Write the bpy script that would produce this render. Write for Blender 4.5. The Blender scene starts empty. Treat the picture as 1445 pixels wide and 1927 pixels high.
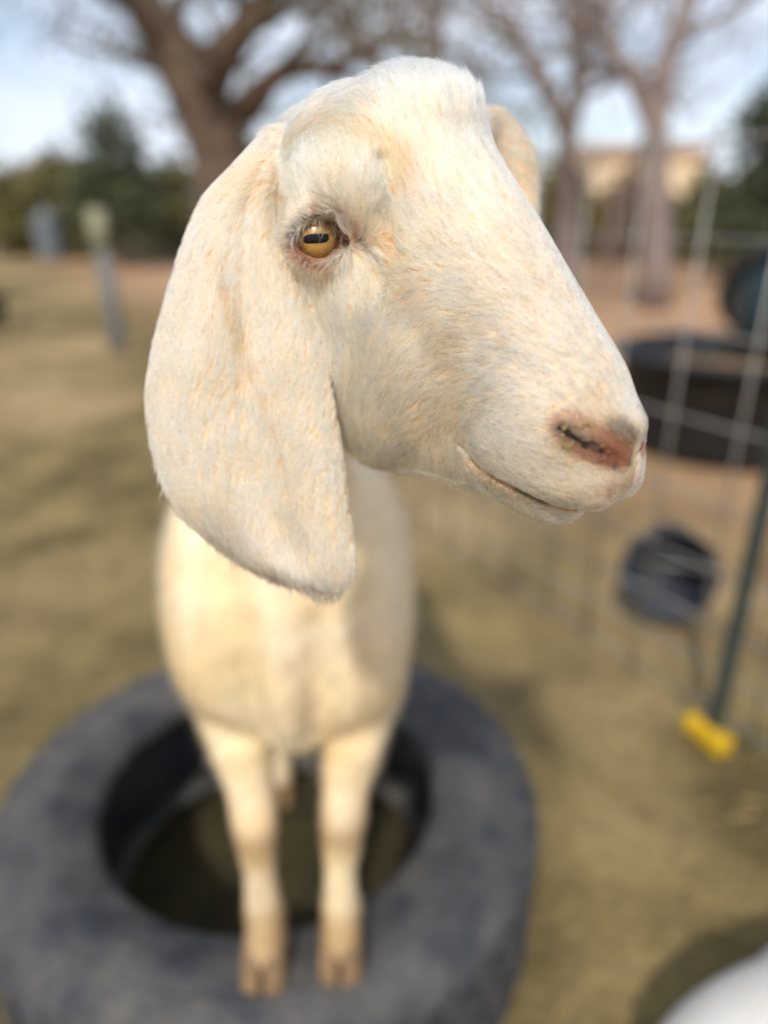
import bpy, bmesh, math, random
import numpy as np
from mathutils import Vector, Matrix
from mathutils.bvhtree import BVHTree
from math import radians, sin, cos, pi

# ---------------------------------------------------------------- camera, sky, sun, exposure
scene = bpy.context.scene
COL = scene.collection
DEV = False
PITCH, HC, FPX = radians(22.8), 1.13, 1336.0
cam_d = bpy.data.cameras.new('camera'); cam = bpy.data.objects.new('camera', cam_d); COL.objects.link(cam)
cam.location = (0, 0, HC); cam.rotation_euler = (pi / 2 - PITCH, 0, 0)
cam_d.sensor_fit = 'HORIZONTAL'; cam_d.sensor_width = 36; cam_d.lens = 36 * FPX / 1445
cam_d.clip_start = 0.01; cam_d.clip_end = 3000
cam_d.dof.use_dof = True; cam_d.dof.focus_distance = 0.328; cam_d.dof.aperture_fstop = cam_d.lens / 1000 / 0.0122
scene.camera = cam

SUN = Vector((-0.20, -0.67, 0.71)).normalized()
world = bpy.data.worlds.new('World'); scene.world = world; world.use_nodes = True
wn, wl = world.node_tree.nodes, world.node_tree.links
bg = wn['Background']; bg.inputs['Strength'].default_value = 0.12
sky = wn.new('ShaderNodeTexSky'); sky.sky_type = 'NISHITA'; sky.sun_disc = False
sky.sun_elevation = math.asin(SUN.z); sky.sun_rotation = math.atan2(SUN.x, SUN.y)
sky.air_density = 1.0; sky.dust_density = 1.5; sky.ozone_density = 1.0
tc = wn.new('ShaderNodeTexCoord'); mp = wn.new('ShaderNodeMapping'); mp.inputs['Scale'].default_value = (1.6, 1.6, 5.0)
cn = wn.new('ShaderNodeTexNoise'); cn.inputs['Scale'].default_value = 1.6; cn.inputs['Detail'].default_value = 7; cn.inputs['Roughness'].default_value = .58
cr = wn.new('ShaderNodeValToRGB'); cr.color_ramp.elements[0].position = .30; cr.color_ramp.elements[1].position = .66
cm = wn.new('ShaderNodeMix'); cm.data_type = 'RGBA'; cm.inputs[7].default_value = (8.2, 8.9, 10.2, 1)
wl.new(tc.outputs['Generated'], mp.inputs['Vector']); wl.new(mp.outputs[0], cn.inputs['Vector']); wl.new(cn.outputs['Fac'], cr.inputs[0])
wl.new(cr.outputs[0], cm.inputs[0]); wl.new(sky.outputs[0], cm.inputs[6]); wl.new(cm.outputs[2], bg.inputs[0])

sun_d = bpy.data.lights.new('sun', 'SUN'); sun_d.energy = 3.5; sun_d.angle = radians(3); sun_d.color = (1, .92, .79)
sun = bpy.data.objects.new('sun', sun_d); COL.objects.link(sun); sun.rotation_euler = SUN.to_track_quat('Z', 'Y').to_euler()
vs = scene.view_settings; vs.view_transform = 'Standard'; vs.look = 'None'; vs.exposure = 0.14; vs.gamma = 1; vs.use_curve_mapping = False
scene.render.engine = 'CYCLES'
scene.cycles.use_denoising = True; scene.cycles.max_bounces = 10; scene.cycles.diffuse_bounces = 4; scene.cycles.glossy_bounces = 4; scene.cycles.transmission_bounces = 8
scene.cycles.transparent_max_bounces = 8; scene.cycles.sample_clamp_indirect = 6

# ---------------------------------------------------------------- helpers
CF = np.array([0, cos(PITCH), -sin(PITCH)]); CU = np.array([0, sin(PITCH), cos(PITCH)]); CR = np.array([1., 0, 0]); CC = np.array([0, 0, HC])
def ray(px, py): return CF + CR * (px - 722.5) / FPX - CU * (py - 963.5) / FPX
def at_y(px, py, y):
    d = ray(px, py); return CC + d * (y / d[1])
def at_z(px, py, z=0.0):
    d = ray(px, py); return CC + d * ((z - HC) / d[2])
def at_d(px, py, depth): return CC + ray(px, py) * depth
def to_px(P):
    d = np.asarray(P) - CC; z = d @ CF
    return 722.5 + FPX * (d @ CR) / z, 963.5 - FPX * (d @ CU) / z

def srgb(r, g, b):
    f = lambda c: (c / 255 / 12.92) if c <= 10 else ((c / 255 + .055) / 1.055) ** 2.4
    return (f(r), f(g), f(b), 1)

def mat(name, col, rough=.7, col2=None, scale=20, bump=0, bscale=None, spec=.3, metal=0, detail=5, coat=0, mapping=None):
    m = bpy.data.materials.new(name); m.use_nodes = True
    n, l = m.node_tree.nodes, m.node_tree.links; b = n['Principled BSDF']
    b.inputs['Base Color'].default_value = col; b.inputs['Roughness'].default_value = rough
    b.inputs['Specular IOR Level'].default_value = spec; b.inputs['Metallic'].default_value = metal
    if coat: b.inputs['Coat Weight'].default_value = coat; b.inputs['Coat Roughness'].default_value = .03
    t = n.new('ShaderNodeTexCoord'); vec = t.outputs['Object']
    if mapping:
        q = n.new('ShaderNodeMapping'); q.inputs['Scale'].default_value = mapping; l.new(vec, q.inputs['Vector']); vec = q.outputs[0]
    if col2:
        z = n.new('ShaderNodeTexNoise'); z.inputs['Scale'].default_value = scale; z.inputs['Detail'].default_value = detail; z.inputs['Roughness'].default_value = .6
        r = n.new('ShaderNodeValToRGB'); r.color_ramp.elements[0].position = .35; r.color_ramp.elements[1].position = .66
        r.color_ramp.elements[0].color = col; r.color_ramp.elements[1].color = col2
        l.new(vec, z.inputs['Vector']); l.new(z.outputs['Fac'], r.inputs[0]); l.new(r.outputs[0], b.inputs['Base Color'])
    if bump:
        z2 = n.new('ShaderNodeTexNoise'); z2.inputs['Scale'].default_value = bscale or scale; z2.inputs['Detail'].default_value = 4
        bp = n.new('ShaderNodeBump'); bp.inputs['Strength'].default_value = bump; bp.inputs['Distance'].default_value = .01
        l.new(vec, z2.inputs['Vector']); l.new(z2.outputs['Fac'], bp.inputs['Height']); l.new(bp.outputs[0], b.inputs['Normal'])
    return m

def tag(o, label=None, cat=None, group=None, kind=None):
    if label: o['label'] = label
    if cat: o['category'] = cat
    if group: o['group'] = group
    if kind: o['kind'] = kind
    return o
def link(name, data, parent=None):
    o = bpy.data.objects.new(name, data); COL.objects.link(o)
    if parent: o.parent = parent
    return o
def empty(name, loc=(0, 0, 0)):
    o = bpy.data.objects.new(name, None); COL.objects.link(o); o.location = loc; o.empty_display_size = .1; return o
def mesh_np(name, V, F, m=None, parent=None, smooth=True):
    me = bpy.data.meshes.new(name); me.from_pydata(np.asarray(V, float).tolist(), [], [list(map(int, f)) for f in F]); me.update()
    if smooth: me.polygons.foreach_set('use_smooth', [True] * len(me.polygons))
    if m: me.materials.append(m)
    o = link(name, me)
    if parent:
        o.parent = parent; o.matrix_parent_inverse = Matrix.Translation(-Vector(parent.location))
    return o
class MB:
    def __init__(s): s.v = []; s.f = []
    def add(s, V, F):
        b = len(s.v); s.v += [tuple(map(float, p)) for p in V]; s.f += [tuple(int(i) + b for i in q) for q in F]; return s
    def box(s, c, size, R=None):
        x, y, z = [k / 2 for k in size]
        V = np.array([(i * x, j * y, k * z) for i in (-1, 1) for j in (-1, 1) for k in (-1, 1)])
        if R is not None: V = V @ np.asarray(R).T
        return s.add(V + np.asarray(c), [(0, 1, 3, 2), (4, 6, 7, 5), (0, 4, 5, 1), (2, 3, 7, 6), (0, 2, 6, 4), (1, 5, 7, 3)])
    def tube(s, pts, rad, seg=8, cap=True):
        pts = [np.asarray(p, float) for p in pts]; n = len(pts)
        rad = [rad] * n if np.isscalar(rad) else rad
        V = []; F = []; u = None
        for i, p in enumerate(pts):
            t = pts[min(i + 1, n - 1)] - pts[max(i - 1, 0)]; t = t / (np.linalg.norm(t) + 1e-12)
            if u is None: u = np.cross(t, (0, 0, 1) if abs(t[2]) < .9 else (1, 0, 0))
            u = u - t * (u @ t); u /= np.linalg.norm(u); w = np.cross(t, u)
            V += [p + rad[i] * (cos(2 * pi * k / seg) * u + sin(2 * pi * k / seg) * w) for k in range(seg)]
        for i in range(n - 1):
            F += [(i * seg + k, i * seg + (k + 1) % seg, (i + 1) * seg + (k + 1) % seg, (i + 1) * seg + k) for k in range(seg)]
        if cap: F += [tuple(range(seg))[::-1], tuple((n - 1) * seg + k for k in range(seg))]
        return s.add(V, F)
    def lathe(s, prof, c=(0, 0, 0), seg=64, closed=False, sx=1, sy=1):
        V = []; F = []; n = len(prof)
        for i in range(seg):
            a = 2 * pi * i / seg
            V += [(c[0] + r * cos(a) * sx, c[1] + r * sin(a) * sy, c[2] + z) for r, z in prof]
        for i in range(seg):
            j = (i + 1) % seg
            for k in range(n if closed else n - 1):
                k2 = (k + 1) % n; F.append((i * n + k, j * n + k, j * n + k2, i * n + k2))
        return s.add(V, F)
    def build(s, name, m, parent=None, smooth=False): return mesh_np(name, s.v, s.f, m, parent, smooth)

# ---- signed distance grids and surface extraction
class Field:
    def __init__(s, lo, hi, h):
        s.lo = np.array(lo, float); s.h = h; s.n = np.ceil((np.array(hi) - s.lo) / h).astype(int) + 1
        s.ax = [(s.lo[i] + h * np.arange(s.n[i])).astype(np.float32) for i in range(3)]
        s.d = np.full(s.n, 1e3, np.float32)
    def block(s, lo, hi):
        a = np.clip(np.floor((np.array(lo) - s.lo) / s.h).astype(int), 0, s.n); b = np.clip(np.ceil((np.array(hi) - s.lo) / s.h).astype(int) + 1, 0, s.n)
        if np.any(b <= a): return None
        sl = tuple(slice(a[i], b[i]) for i in range(3))
        return sl, s.ax[0][sl[0]][:, None, None], s.ax[1][sl[1]][None, :, None], s.ax[2][sl[2]][None, None, :]
    def put(s, sl, e, k, sub=False):
        d = s.d[sl]
        if sub: d = -d
        if k > 0:
            hh = np.clip(.5 + .5 * (d - e) / k, 0, 1); r = d + (e - d) * hh - k * hh * (1 - hh)
            if sub: r = -r
        else: r = -np.minimum(d, e) if sub else np.minimum(d, e)
        s.d[sl] = r
    def ell(s, c, r, k=.5, R=None, sub=False, mirror=False):
        c = np.array(c, float); r = np.array(r, float); m = (max(r) + 2.5 * k)
        for sg in ((1, -1) if mirror else (1,)):
            cc = c * (1, sg, 1)
            B = s.block(cc - m, cc + m)
            if B is None: continue
            sl, x, y, z = B; x = x - cc[0]; y = (y - cc[1]) * sg; z = z - cc[2]
            if R is not None:
                R = np.asarray(R); x, y, z = (R[0, 0] * x + R[1, 0] * y + R[2, 0] * z, R[0, 1] * x + R[1, 1] * y + R[2, 1] * z, R[0, 2] * x + R[1, 2] * y + R[2, 2] * z)
            k0 = np.sqrt((x / r[0]) ** 2 + (y / r[1]) ** 2 + (z / r[2]) ** 2); k1 = np.sqrt((x / r[0] ** 2) ** 2 + (y / r[1] ** 2) ** 2 + (z / r[2] ** 2) ** 2) + 1e-6
            s.put(sl, (k0 * (k0 - 1) / k1).astype(np.float32), k, sub)
    def chain(s, pts, rad, k=.3, sub=False, mirror=False):
        pts = [np.array(p, float) for p in pts]; rad = [rad] * len(pts) if np.isscalar(rad) else rad
        for sg in ((1, -1) if mirror else (1,)):
            P = [p * (1, sg, 1) for p in pts]; m = max(rad) + 2.5 * k
            B = s.block(np.min(P, 0) - m, np.max(P, 0) + m)
            if B is None: continue
            sl, x, y, z = B; e = None
            for a, b, ra, rb in zip(P[:-1], P[1:], rad[:-1], rad[1:]):
                ab = b - a; L = ab @ ab + 1e-9
                t = np.clip(((x - a[0]) * ab[0] + (y - a[1]) * ab[1] + (z - a[2]) * ab[2]) / L, 0, 1)
                q = np.sqrt((x - a[0] - t * ab[0]) ** 2 + (y - a[1] - t * ab[1]) ** 2 + (z - a[2] - t * ab[2]) ** 2) - (ra + (rb - ra) * t)
                e = q if e is None else np.minimum(e, q)
            s.put(sl, e.astype(np.float32), k, sub)
    def splat(s, pts, rad, k=.3):
        e = np.full(s.n, 1e3, np.float32); R = float(np.max(rad)) + s.h * 4
        for p, r in zip(pts, rad):
            B = s.block(p - R, p + R)
            if B is None: continue
            sl, x, y, z = B
            e[sl] = np.minimum(e[sl], np.sqrt((x - p[0]) ** 2 + (y - p[1]) ** 2 + (z - p[2]) ** 2) - r)
        s.put((slice(None),) * 3, e, k); return e
    def sample(s, P, d=None):
        d = s.d if d is None else d
        q = np.clip((P - s.lo) / s.h, 0, s.n - 1.001); i = q.astype(int); f = q - i; out = 0
        for a in (0, 1):
            for b in (0, 1):
                for c in (0, 1):
                    w = (f[:, 0] if a else 1 - f[:, 0]) * (f[:, 1] if b else 1 - f[:, 1]) * (f[:, 2] if c else 1 - f[:, 2])
                    out = out + w * d[i[:, 0] + a, i[:, 1] + b, i[:, 2] + c]
        return out
    def surface(s, smooth=2):
        d = s.d; I = d < 0; n = s.n
        act = np.zeros(n - 1, bool); cor = [(a, b, c) for a in (0, 1) for b in (0, 1) for c in (0, 1)]
        cnt = np.zeros(n - 1, np.int8)
        for a, b, c in cor: cnt += I[a:n[0] - 1 + a, b:n[1] - 1 + b, c:n[2] - 1 + c]
        act = (cnt > 0) & (cnt < 8)
        idx = np.argwhere(act); vid = np.full(n - 1, -1, np.int64); vid[act] = np.arange(len(idx))
        acc = np.zeros((len(idx), 3)); num = np.zeros(len(idx))
        for ax in range(3):
            for b in (0, 1):
                for c in (0, 1):
                    o = np.zeros(3, int); oth = [q for q in range(3) if q != ax]; o[oth[0]] = b; o[oth[1]] = c
                    p = idx + o; q = p.copy(); q[:, ax] += 1
                    d0 = d[p[:, 0], p[:, 1], p[:, 2]]; d1 = d[q[:, 0], q[:, 1], q[:, 2]]
                    m = (d0 < 0) != (d1 < 0); t = d0 / np.where(m, d0 - d1, 1)
                    pos = (p - idx).astype(float); pos[:, ax] += t
                    acc[m] += pos[m]; num[m] += 1
        V = s.lo + s.h * (idx + acc / np.maximum(num, 1)[:, None])
        Fs = []
        for ax in range(3):
            u, w = [(1, 2), (2, 0), (0, 1)][ax]
            A = np.take(I, range(n[ax] - 1), ax); Bq = np.take(I, range(1, n[ax]), ax); X = np.argwhere(A != Bq)
            X = X[(X[:, u] > 0) & (X[:, w] > 0) & (X[:, u] < n[u] - 1) & (X[:, w] < n[w] - 1)]
            def vv(du, dw):
                Y = X.copy(); Y[:, u] += du; Y[:, w] += dw; return vid[Y[:, 0], Y[:, 1], Y[:, 2]]
            Q = np.stack([vv(-1, -1), vv(0, -1), vv(0, 0), vv(-1, 0)], 1)
            fl = ~A[X[:, 0], X[:, 1], X[:, 2]]; Q[fl] = Q[fl][:, ::-1]; Fs.append(Q)
        F = np.concatenate(Fs); F = F[(F >= 0).all(1)]
        E = np.concatenate([F[:, [i, (i + 1) % 4]] for i in range(4)]); E = np.concatenate([E, E[:, ::-1]])
        for _ in range(smooth):
            S = np.zeros_like(V); c = np.bincount(E[:, 0], minlength=len(V))
            for i in range(3): S[:, i] = np.bincount(E[:, 0], V[E[:, 1], i], len(V))
            V = np.where(c[:, None] > 0, V * .5 + .5 * S / np.maximum(c, 1)[:, None], V)
        return V, F
def normals(V, F):
    N = np.cross(V[F[:, 2]] - V[F[:, 0]], V[F[:, 3]] - V[F[:, 1]]); O = np.zeros_like(V)
    for i in range(4):
        for a in range(3): O[:, a] += np.bincount(F[:, i], N[:, a], len(V))
    return O / (np.linalg.norm(O, axis=1, keepdims=True) + 1e-12)
def catmull(P, n):
    P = np.asarray(P, float); Q = np.concatenate([[2 * P[0] - P[1]], P, [2 * P[-1] - P[-2]]]); t = np.linspace(0, len(P) - 1, n)
    i = np.clip(t.astype(int), 0, len(P) - 2); f = (t - i).reshape((-1,) + (1,) * (P.ndim - 1)); a, b, c, d = Q[i], Q[i + 1], Q[i + 2], Q[i + 3]
    return .5 * (2 * b + (c - a) * f + (2 * a - 5 * b + 4 * c - d) * f ** 2 + (3 * b - a - 3 * c + d) * f ** 3)
# ---------------------------------------------------------------- ground
rnd = random.Random(4)
P1 = at_z(1352, 1392); PL = at_z(240, 655)          # foot of the green post, foot of the far post
fdir = (PL - P1)[:2]; flen = np.linalg.norm(fdir); fdir = fdir / flen; fnor = np.array([fdir[1], -fdir[0]])
if fnor[1] < 0: fnor = -fnor
M_ground = bpy.data.materials.new('paddock_earth'); M_ground.use_nodes = True
n, l = M_ground.node_tree.nodes, M_ground.node_tree.links; b = n['Principled BSDF']; b.inputs['Roughness'].default_value = .95; b.inputs['Specular IOR Level'].default_value = .1
t = n.new('ShaderNodeTexCoord')
def gnoise(scale, lo, hi, c0, c1, detail=6):
    z = n.new('ShaderNodeTexNoise'); z.inputs['Scale'].default_value = scale; z.inputs['Detail'].default_value = detail; l.new(t.outputs['Object'], z.inputs['Vector'])
    r = n.new('ShaderNodeValToRGB'); e = r.color_ramp.elements; e[0].position = lo; e[1].position = hi; e[0].color = c0; e[1].color = c1; l.new(z.outputs['Fac'], r.inputs[0]); return r.outputs[0]
def gmix(f, a, b_):
    m = n.new('ShaderNodeMix'); m.data_type = 'RGBA'; l.new(f, m.inputs[0]); l.new(a, m.inputs[6]); l.new(b_, m.inputs[7]); return m.outputs[2]
gr = gnoise(3.1, .36, .62, srgb(90, 80, 54), srgb(137, 121, 83)); tan_ = gnoise(1.1, .3, .7, srgb(154, 132, 98), srgb(168, 146, 110)); spot = gnoise(.55, .50, .62, (0, 0, 0, 1), (1, 1, 1, 1), 3)
red = gnoise(1.6, .3, .7, srgb(158, 122, 96), srgb(188, 154, 120)); fine = gnoise(60, .3, .75, (.72, .72, .72, 1), (1.15, 1.15, 1.15, 1))
inside = gmix(spot, gr, tan_)
dp = n.new('ShaderNodeVectorMath'); dp.operation = 'DOT_PRODUCT'; dp.inputs[1].default_value = (fnor[0], fnor[1], 0); l.new(t.outputs['Object'], dp.inputs[0])
nz = n.new('ShaderNodeTexNoise'); nz.inputs['Scale'].default_value = 3; l.new(t.outputs['Object'], nz.inputs['Vector'])
ad = n.new('ShaderNodeMath'); ad.operation = 'MULTIPLY_ADD'; ad.inputs[1].default_value = .5; l.new(nz.outputs['Fac'], ad.inputs[0]); l.new(dp.outputs['Value'], ad.inputs[2])
mrg = n.new('ShaderNodeMapRange'); c0 = float(P1[:2] @ fnor) + .25; mrg.inputs['From Min'].default_value = c0 + .3; mrg.inputs['From Max'].default_value = c0 + 2.2; l.new(ad.outputs[0], mrg.inputs['Value'])
outc = gmix(mrg.outputs[0], inside, red)
mm = n.new('ShaderNodeMix'); mm.data_type = 'RGBA'; mm.blend_type = 'MULTIPLY'; mm.inputs[0].default_value = 1; l.new(outc, mm.inputs[6]); l.new(fine, mm.inputs[7]); l.new(mm.outputs[2], b.inputs['Base Color'])
bz = n.new('ShaderNodeTexNoise'); bz.inputs['Scale'].default_value = 30; bz.inputs['Detail'].default_value = 8; l.new(t.outputs['Object'], bz.inputs['Vector']); bp = n.new('ShaderNodeBump'); bp.inputs['Distance'].default_value = .03; bp.inputs['Strength'].default_value = .6
l.new(bz.outputs['Fac'], bp.inputs['Height']); l.new(bp.outputs[0], b.inputs['Normal'])
gx = np.concatenate([[-900, -300, -100, -40, -20], np.linspace(-12, 12, 60), [20, 40, 100, 300, 900]]); gy = np.concatenate([[-300, -60, -15], np.linspace(-4, 16, 60), [24, 40, 80, 200, 600, 1800]])
GX, GY = np.meshgrid(gx, gy, indexing='ij'); GZ = -.02 + .018 * np.sin(GX * 1.3 + 1) * np.sin(GY * 1.1) * (np.hypot(GX, GY) < 40)
GZ = np.where(np.hypot(GX, GY - 1) < 1.8, -.004, GZ)
NXg, NYg = GX.shape; gid = np.arange(NXg * NYg).reshape(NXg, NYg)
tag(mesh_np('ground', np.stack([GX, GY, GZ], -1).reshape(-1, 3), np.stack([gid[:-1, :-1], gid[1:, :-1], gid[1:, 1:], gid[:-1, 1:]], -1).reshape(-1, 4), M_ground), kind='structure')

# dry short grass of the near paddock
gv, gf, gc = [], [], []
M_grass = attr_mat0 = bpy.data.materials.new('dry_grass'); M_grass.use_nodes = True
_n, _l = M_grass.node_tree.nodes, M_grass.node_tree.links; _a = _n.new('ShaderNodeAttribute'); _a.attribute_name = 'blade_tint'; _l.new(_a.outputs['Color'], _n['Principled BSDF'].inputs['Base Color']); _n['Principled BSDF'].inputs['Roughness'].default_value = .8
npr = np.random.RandomState(12); NB = 46000
bx = npr.uniform(-4.2, 2.6, NB); by = npr.uniform(.15, 1, NB) ** 1.5 * 6.5; keep = ((bx[:, None] * fnor[0] + by[:, None] * fnor[1])[:, 0] < c0 - .1) & (np.hypot(bx + .188, by - .913) > .47)
clump = np.sin(bx * 2.1 + 1.2 * np.sin(by * 1.7)) * np.sin(by * 2.6 + bx) + npr.normal(size=NB) * .6; keep &= clump > -.4
bx, by = bx[keep], by[keep]; NB = len(bx); an = npr.uniform(0, 6.28, NB); hh = npr.uniform(.012, .045, NB); w = npr.uniform(.0012, .0028, NB); le = npr.normal(size=(NB, 2)) * .022
z0 = -.022
A_ = np.stack([bx - w * np.cos(an), by - w * np.sin(an), np.full(NB, z0)], 1); B_ = np.stack([bx + w * np.cos(an), by + w * np.sin(an), np.full(NB, z0)], 1); C_ = np.stack([bx + le[:, 0], by + le[:, 1], hh], 1)
gV = np.stack([A_, B_, C_], 1).reshape(-1, 3); me = bpy.data.meshes.new('dry_grass'); me.from_pydata(gV.tolist(), [], np.arange(3 * NB).reshape(-1, 3).tolist()); me.materials.append(M_grass)
tone = npr.rand(NB, 1); gcol = np.array(srgb(98, 90, 56)[:3]) * (1 - tone) + np.array(srgb(162, 142, 98)[:3]) * tone; gcol = np.repeat(np.concatenate([gcol, np.ones((NB, 1))], 1), 3, 0)
ga = me.attributes.new('blade_tint', 'FLOAT_COLOR', 'POINT'); ga.data.foreach_set('color', gcol.astype(np.float32).ravel())
tag(link('dry_grass', me), 'short dry olive grass growing over the near paddock', 'grass', kind='stuff')

# ---------------------------------------------------------------- trees
M_bark = mat('bark', srgb(108, 90, 76), .9, srgb(78, 66, 56), 6, .8, 14); M_bark2 = mat('grey_bark', srgb(142, 128, 122), .9, srgb(112, 102, 100), 6, .6, 14)
def leafm(name, a, b_): return mat(name, a, .6, b_, 1.3, spec=.2)
M_leafA = leafm('oak_leaf', srgb(98, 96, 56), srgb(74, 76, 48)); M_leafB = leafm('juniper_leaf', srgb(84, 90, 64), srgb(62, 70, 52)); M_leafC = leafm('bush_leaf', srgb(120, 110, 68), srgb(92, 88, 56)); M_leafD = leafm('dry_leaf', srgb(120, 98, 70), srgb(96, 84, 62))
def grow(mb, tips, p, d, L, r, lev, R, spread=.6, n=4, up=.15, seg=6):
    pts = [p]; rad = [r]; q = np.array(p, float); d = np.array(d, float)
    for i in range(4):
        d = d + np.array([R.gauss(0, .14), R.gauss(0, .14), R.gauss(0, .10) + up * .15]); d /= np.linalg.norm(d); q = q + d * L / 4; pts.append(q); rad.append(r * (1 - .16 * (i + 1)))
    mb.tube(pts, rad, seg if lev > 1 else 4, cap=lev == 0)
    if lev == 0: tips.append((pts[-1], d)); tips.append((pts[2], d)); return
    for k in range(n):
        i = R.choice([2, 3, 4]) if k else 4
        e = d + np.array([R.gauss(0, spread), R.gauss(0, spread), R.gauss(0, spread) * .8 + up]); e /= np.linalg.norm(e)
        grow(mb, tips, pts[i], e, L * R.uniform(.55, .8), rad[i] * R.uniform(.55, .75), lev - 1, R, spread, n, up, seg)
def leaves(tips, per, size, R, sp):
    npz = np.random.RandomState(R.randint(0, 9999)); T = np.array([t_[0] for t_ in tips]); T = np.repeat(T, per, 0) + npz.normal(size=(len(tips) * per, 3)) * sp
    a = npz.normal(size=T.shape); a /= np.linalg.norm(a, axis=1, keepdims=True); c = np.cross(a, npz.normal(size=T.shape)); c /= np.linalg.norm(c, axis=1, keepdims=True); s = npz.uniform(.6, 1.3, (len(T), 1)) * size
    V = np.stack([T - a * s, T + c * s * .45, T + a * s, T - c * s * .45], 1).reshape(-1, 3); return V, np.arange(len(V)).reshape(-1, 4)
def tree(name, label, limbs, bark, seed, lev=3, n=4, leaf=None, per=6, lsize=.08, lsp=.25, group=None, spread=.6, Lk=1.0, up=.15):
    R = random.Random(seed); mb, tips = MB(), []; tw = MB()
    root = limbs[0][0][0]; o = empty(name, tuple(root))
    for pts, rad in limbs:
        c = catmull(np.array(pts, float), 14); rr_ = np.interp(np.linspace(0, 1, 14), np.linspace(0, 1, len(rad)), rad); mb.tube(c, list(rr_), 10)
        for i in range(5, 14, 1):
            d = c[min(i + 1, 13)] - c[max(i - 1, 0)]; d /= np.linalg.norm(d); e = d * .5 + np.array([R.gauss(0, .8), R.gauss(0, .8), R.gauss(.1, .6)]); e /= np.linalg.norm(e)
            grow(tw, tips, c[i], e, Lk * R.uniform(.7, 1.3), rr_[i] * R.uniform(.4, .62), lev - 1, R, spread, n, up)
    mb.build('trunk', bark, o, True)
    if leaf:
        tw.build('branches', bark, o, True); V, F = leaves(tips, per, lsize, R, lsp); mesh_np('crown', V, F, leaf, o, False)
    else: tw.build('crown', bark, o, True)
    tag(o, label, 'tree', group); return o
def Y(px, py, y): return at_y(px, py, y)
G = lambda px, y: np.array([(px - 722.5) / FPX * (y * cos(PITCH) + HC * sin(PITCH)), y, -.05])
tree('oak_tree', 'big old tree with a thick leaning brown trunk at upper left', [
  ([G(452, 9), Y(425, 330, 9), Y(385, 210, 9), Y(335, 110, 9), Y(280, 20, 9), Y(215, -90, 9)], [.46, .36, .34, .30, .24, .15]),
  ([Y(378, 195, 9), Y(415, 110, 9.1), Y(470, 40, 9.3), Y(560, -50, 9.6)], [.26, .22, .17, .10]),
  ([Y(405, 250, 9), Y(470, 190, 8.8), Y(540, 130, 8.6), Y(640, 120, 8.6), Y(740, 60, 8.7)], [.20, .15, .11, .08, .04])],
  M_bark, 3, 4, 4, M_leafA, 1, .055, .2, Lk=.95)
tree('bare_tree', 'bare grey tree with a forked trunk right of the goat', [
  ([G(1232, 9.5), Y(1236, 380, 9.5), Y(1234, 250, 9.5), Y(1250, 130, 9.5), Y(1290, 20, 9.5), Y(1340, -90, 9.5)], [.20, .17, .15, .13, .10, .06]),
  ([Y(1236, 260, 9.5), Y(1190, 150, 9.4), Y(1130, 60, 9.3), Y(1080, -60, 9.2)], [.11, .09, .07, .04])], M_bark2, 8, 4, 5, None, Lk=1.25, group='bare trees')
tree('bare_tree', 'bare tree with a slim upright trunk beside the drooping far ear', [
  ([G(1062, 11), Y(1068, 380, 11), Y(1066, 260, 11), Y(1090, 150, 11), Y(1080, 40, 11), Y(1060, -80, 11)], [.17, .15, .13, .12, .10, .06]),
  ([Y(1068, 250, 11), Y(1020, 150, 11), Y(960, 60, 11), Y(880, -40, 11)], [.13, .11, .08, .05])], M_bark2, 15, 4, 5, None, Lk=1.5, group='bare trees')
tree('bare_tree', 'distant bare tree behind the top of the goat head', [
  ([G(800, 14), Y(810, 350, 14), Y(800, 200, 14), Y(820, 80, 14), Y(800, -60, 14)], [.3, .26, .2, .15, .1]),
  ([Y(805, 250, 14), Y(720, 130, 14), Y(650, 40, 14), Y(600, -60, 14)], [.16, .13, .1, .06])], M_bark2, 21, 4, 5, None, Lk=1.9, group='bare trees')
def bush(name, label, px, py_top, y, wpx, leaf, seed, cat='tree', per=16, bark=M_bark, squash=1.0, group=None, n=90):
    R = random.Random(seed); g = G(px, y); top = Y(px, py_top, y)[2]; dep = y * cos(PITCH); rx = wpx / FPX * dep / 2; tips = []; mb = MB()
    o = empty(name, tuple(g)); c = g + np.array([0, 0, .1])
    mb.tube([g, g + (0.03, 0, top * .3), g + (-.05, .05, top * .75)], [rx * .09 + .04, rx * .07 + .03, .02], 7)
    for k in range(n):
        a = R.uniform(0, 6.28); h_ = R.uniform(.12, 1); w_ = rx * (math.sqrt(max(1 - ((h_ - .42) / .6) ** 2, .03))) * R.uniform(.3, 1.05); e = g + np.array([cos(a) * w_, sin(a) * w_ * .8, top * h_ * R.uniform(.9, 1.05)])
        if k < 26: mb.tube([g + (0, 0, top * min(h_, .8) * .55), (g + (0, 0, top * h_ * .6) + e) / 2, e], [.03, .02, .008], 4)
        tips.append((e, None))
    mb.build('trunk', bark, o, True); V, F = leaves(tips, per, .028 * y ** .5 * 1.1, R, rx * .16 + .05); mesh_np('crown', V, F, leaf, o, False); tag(o, label, cat, group); return o
bush('juniper_tree', 'dark evergreen tree with a pointed top left of the leaning trunk', 238, 205, 17, 150, M_leafB, 2, per=14, n=110)
bush('juniper_tree', 'dark evergreen tree against the right edge under the bare branches', 1430, 165, 13, 190, M_leafB, 5, per=34, n=120)
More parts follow.
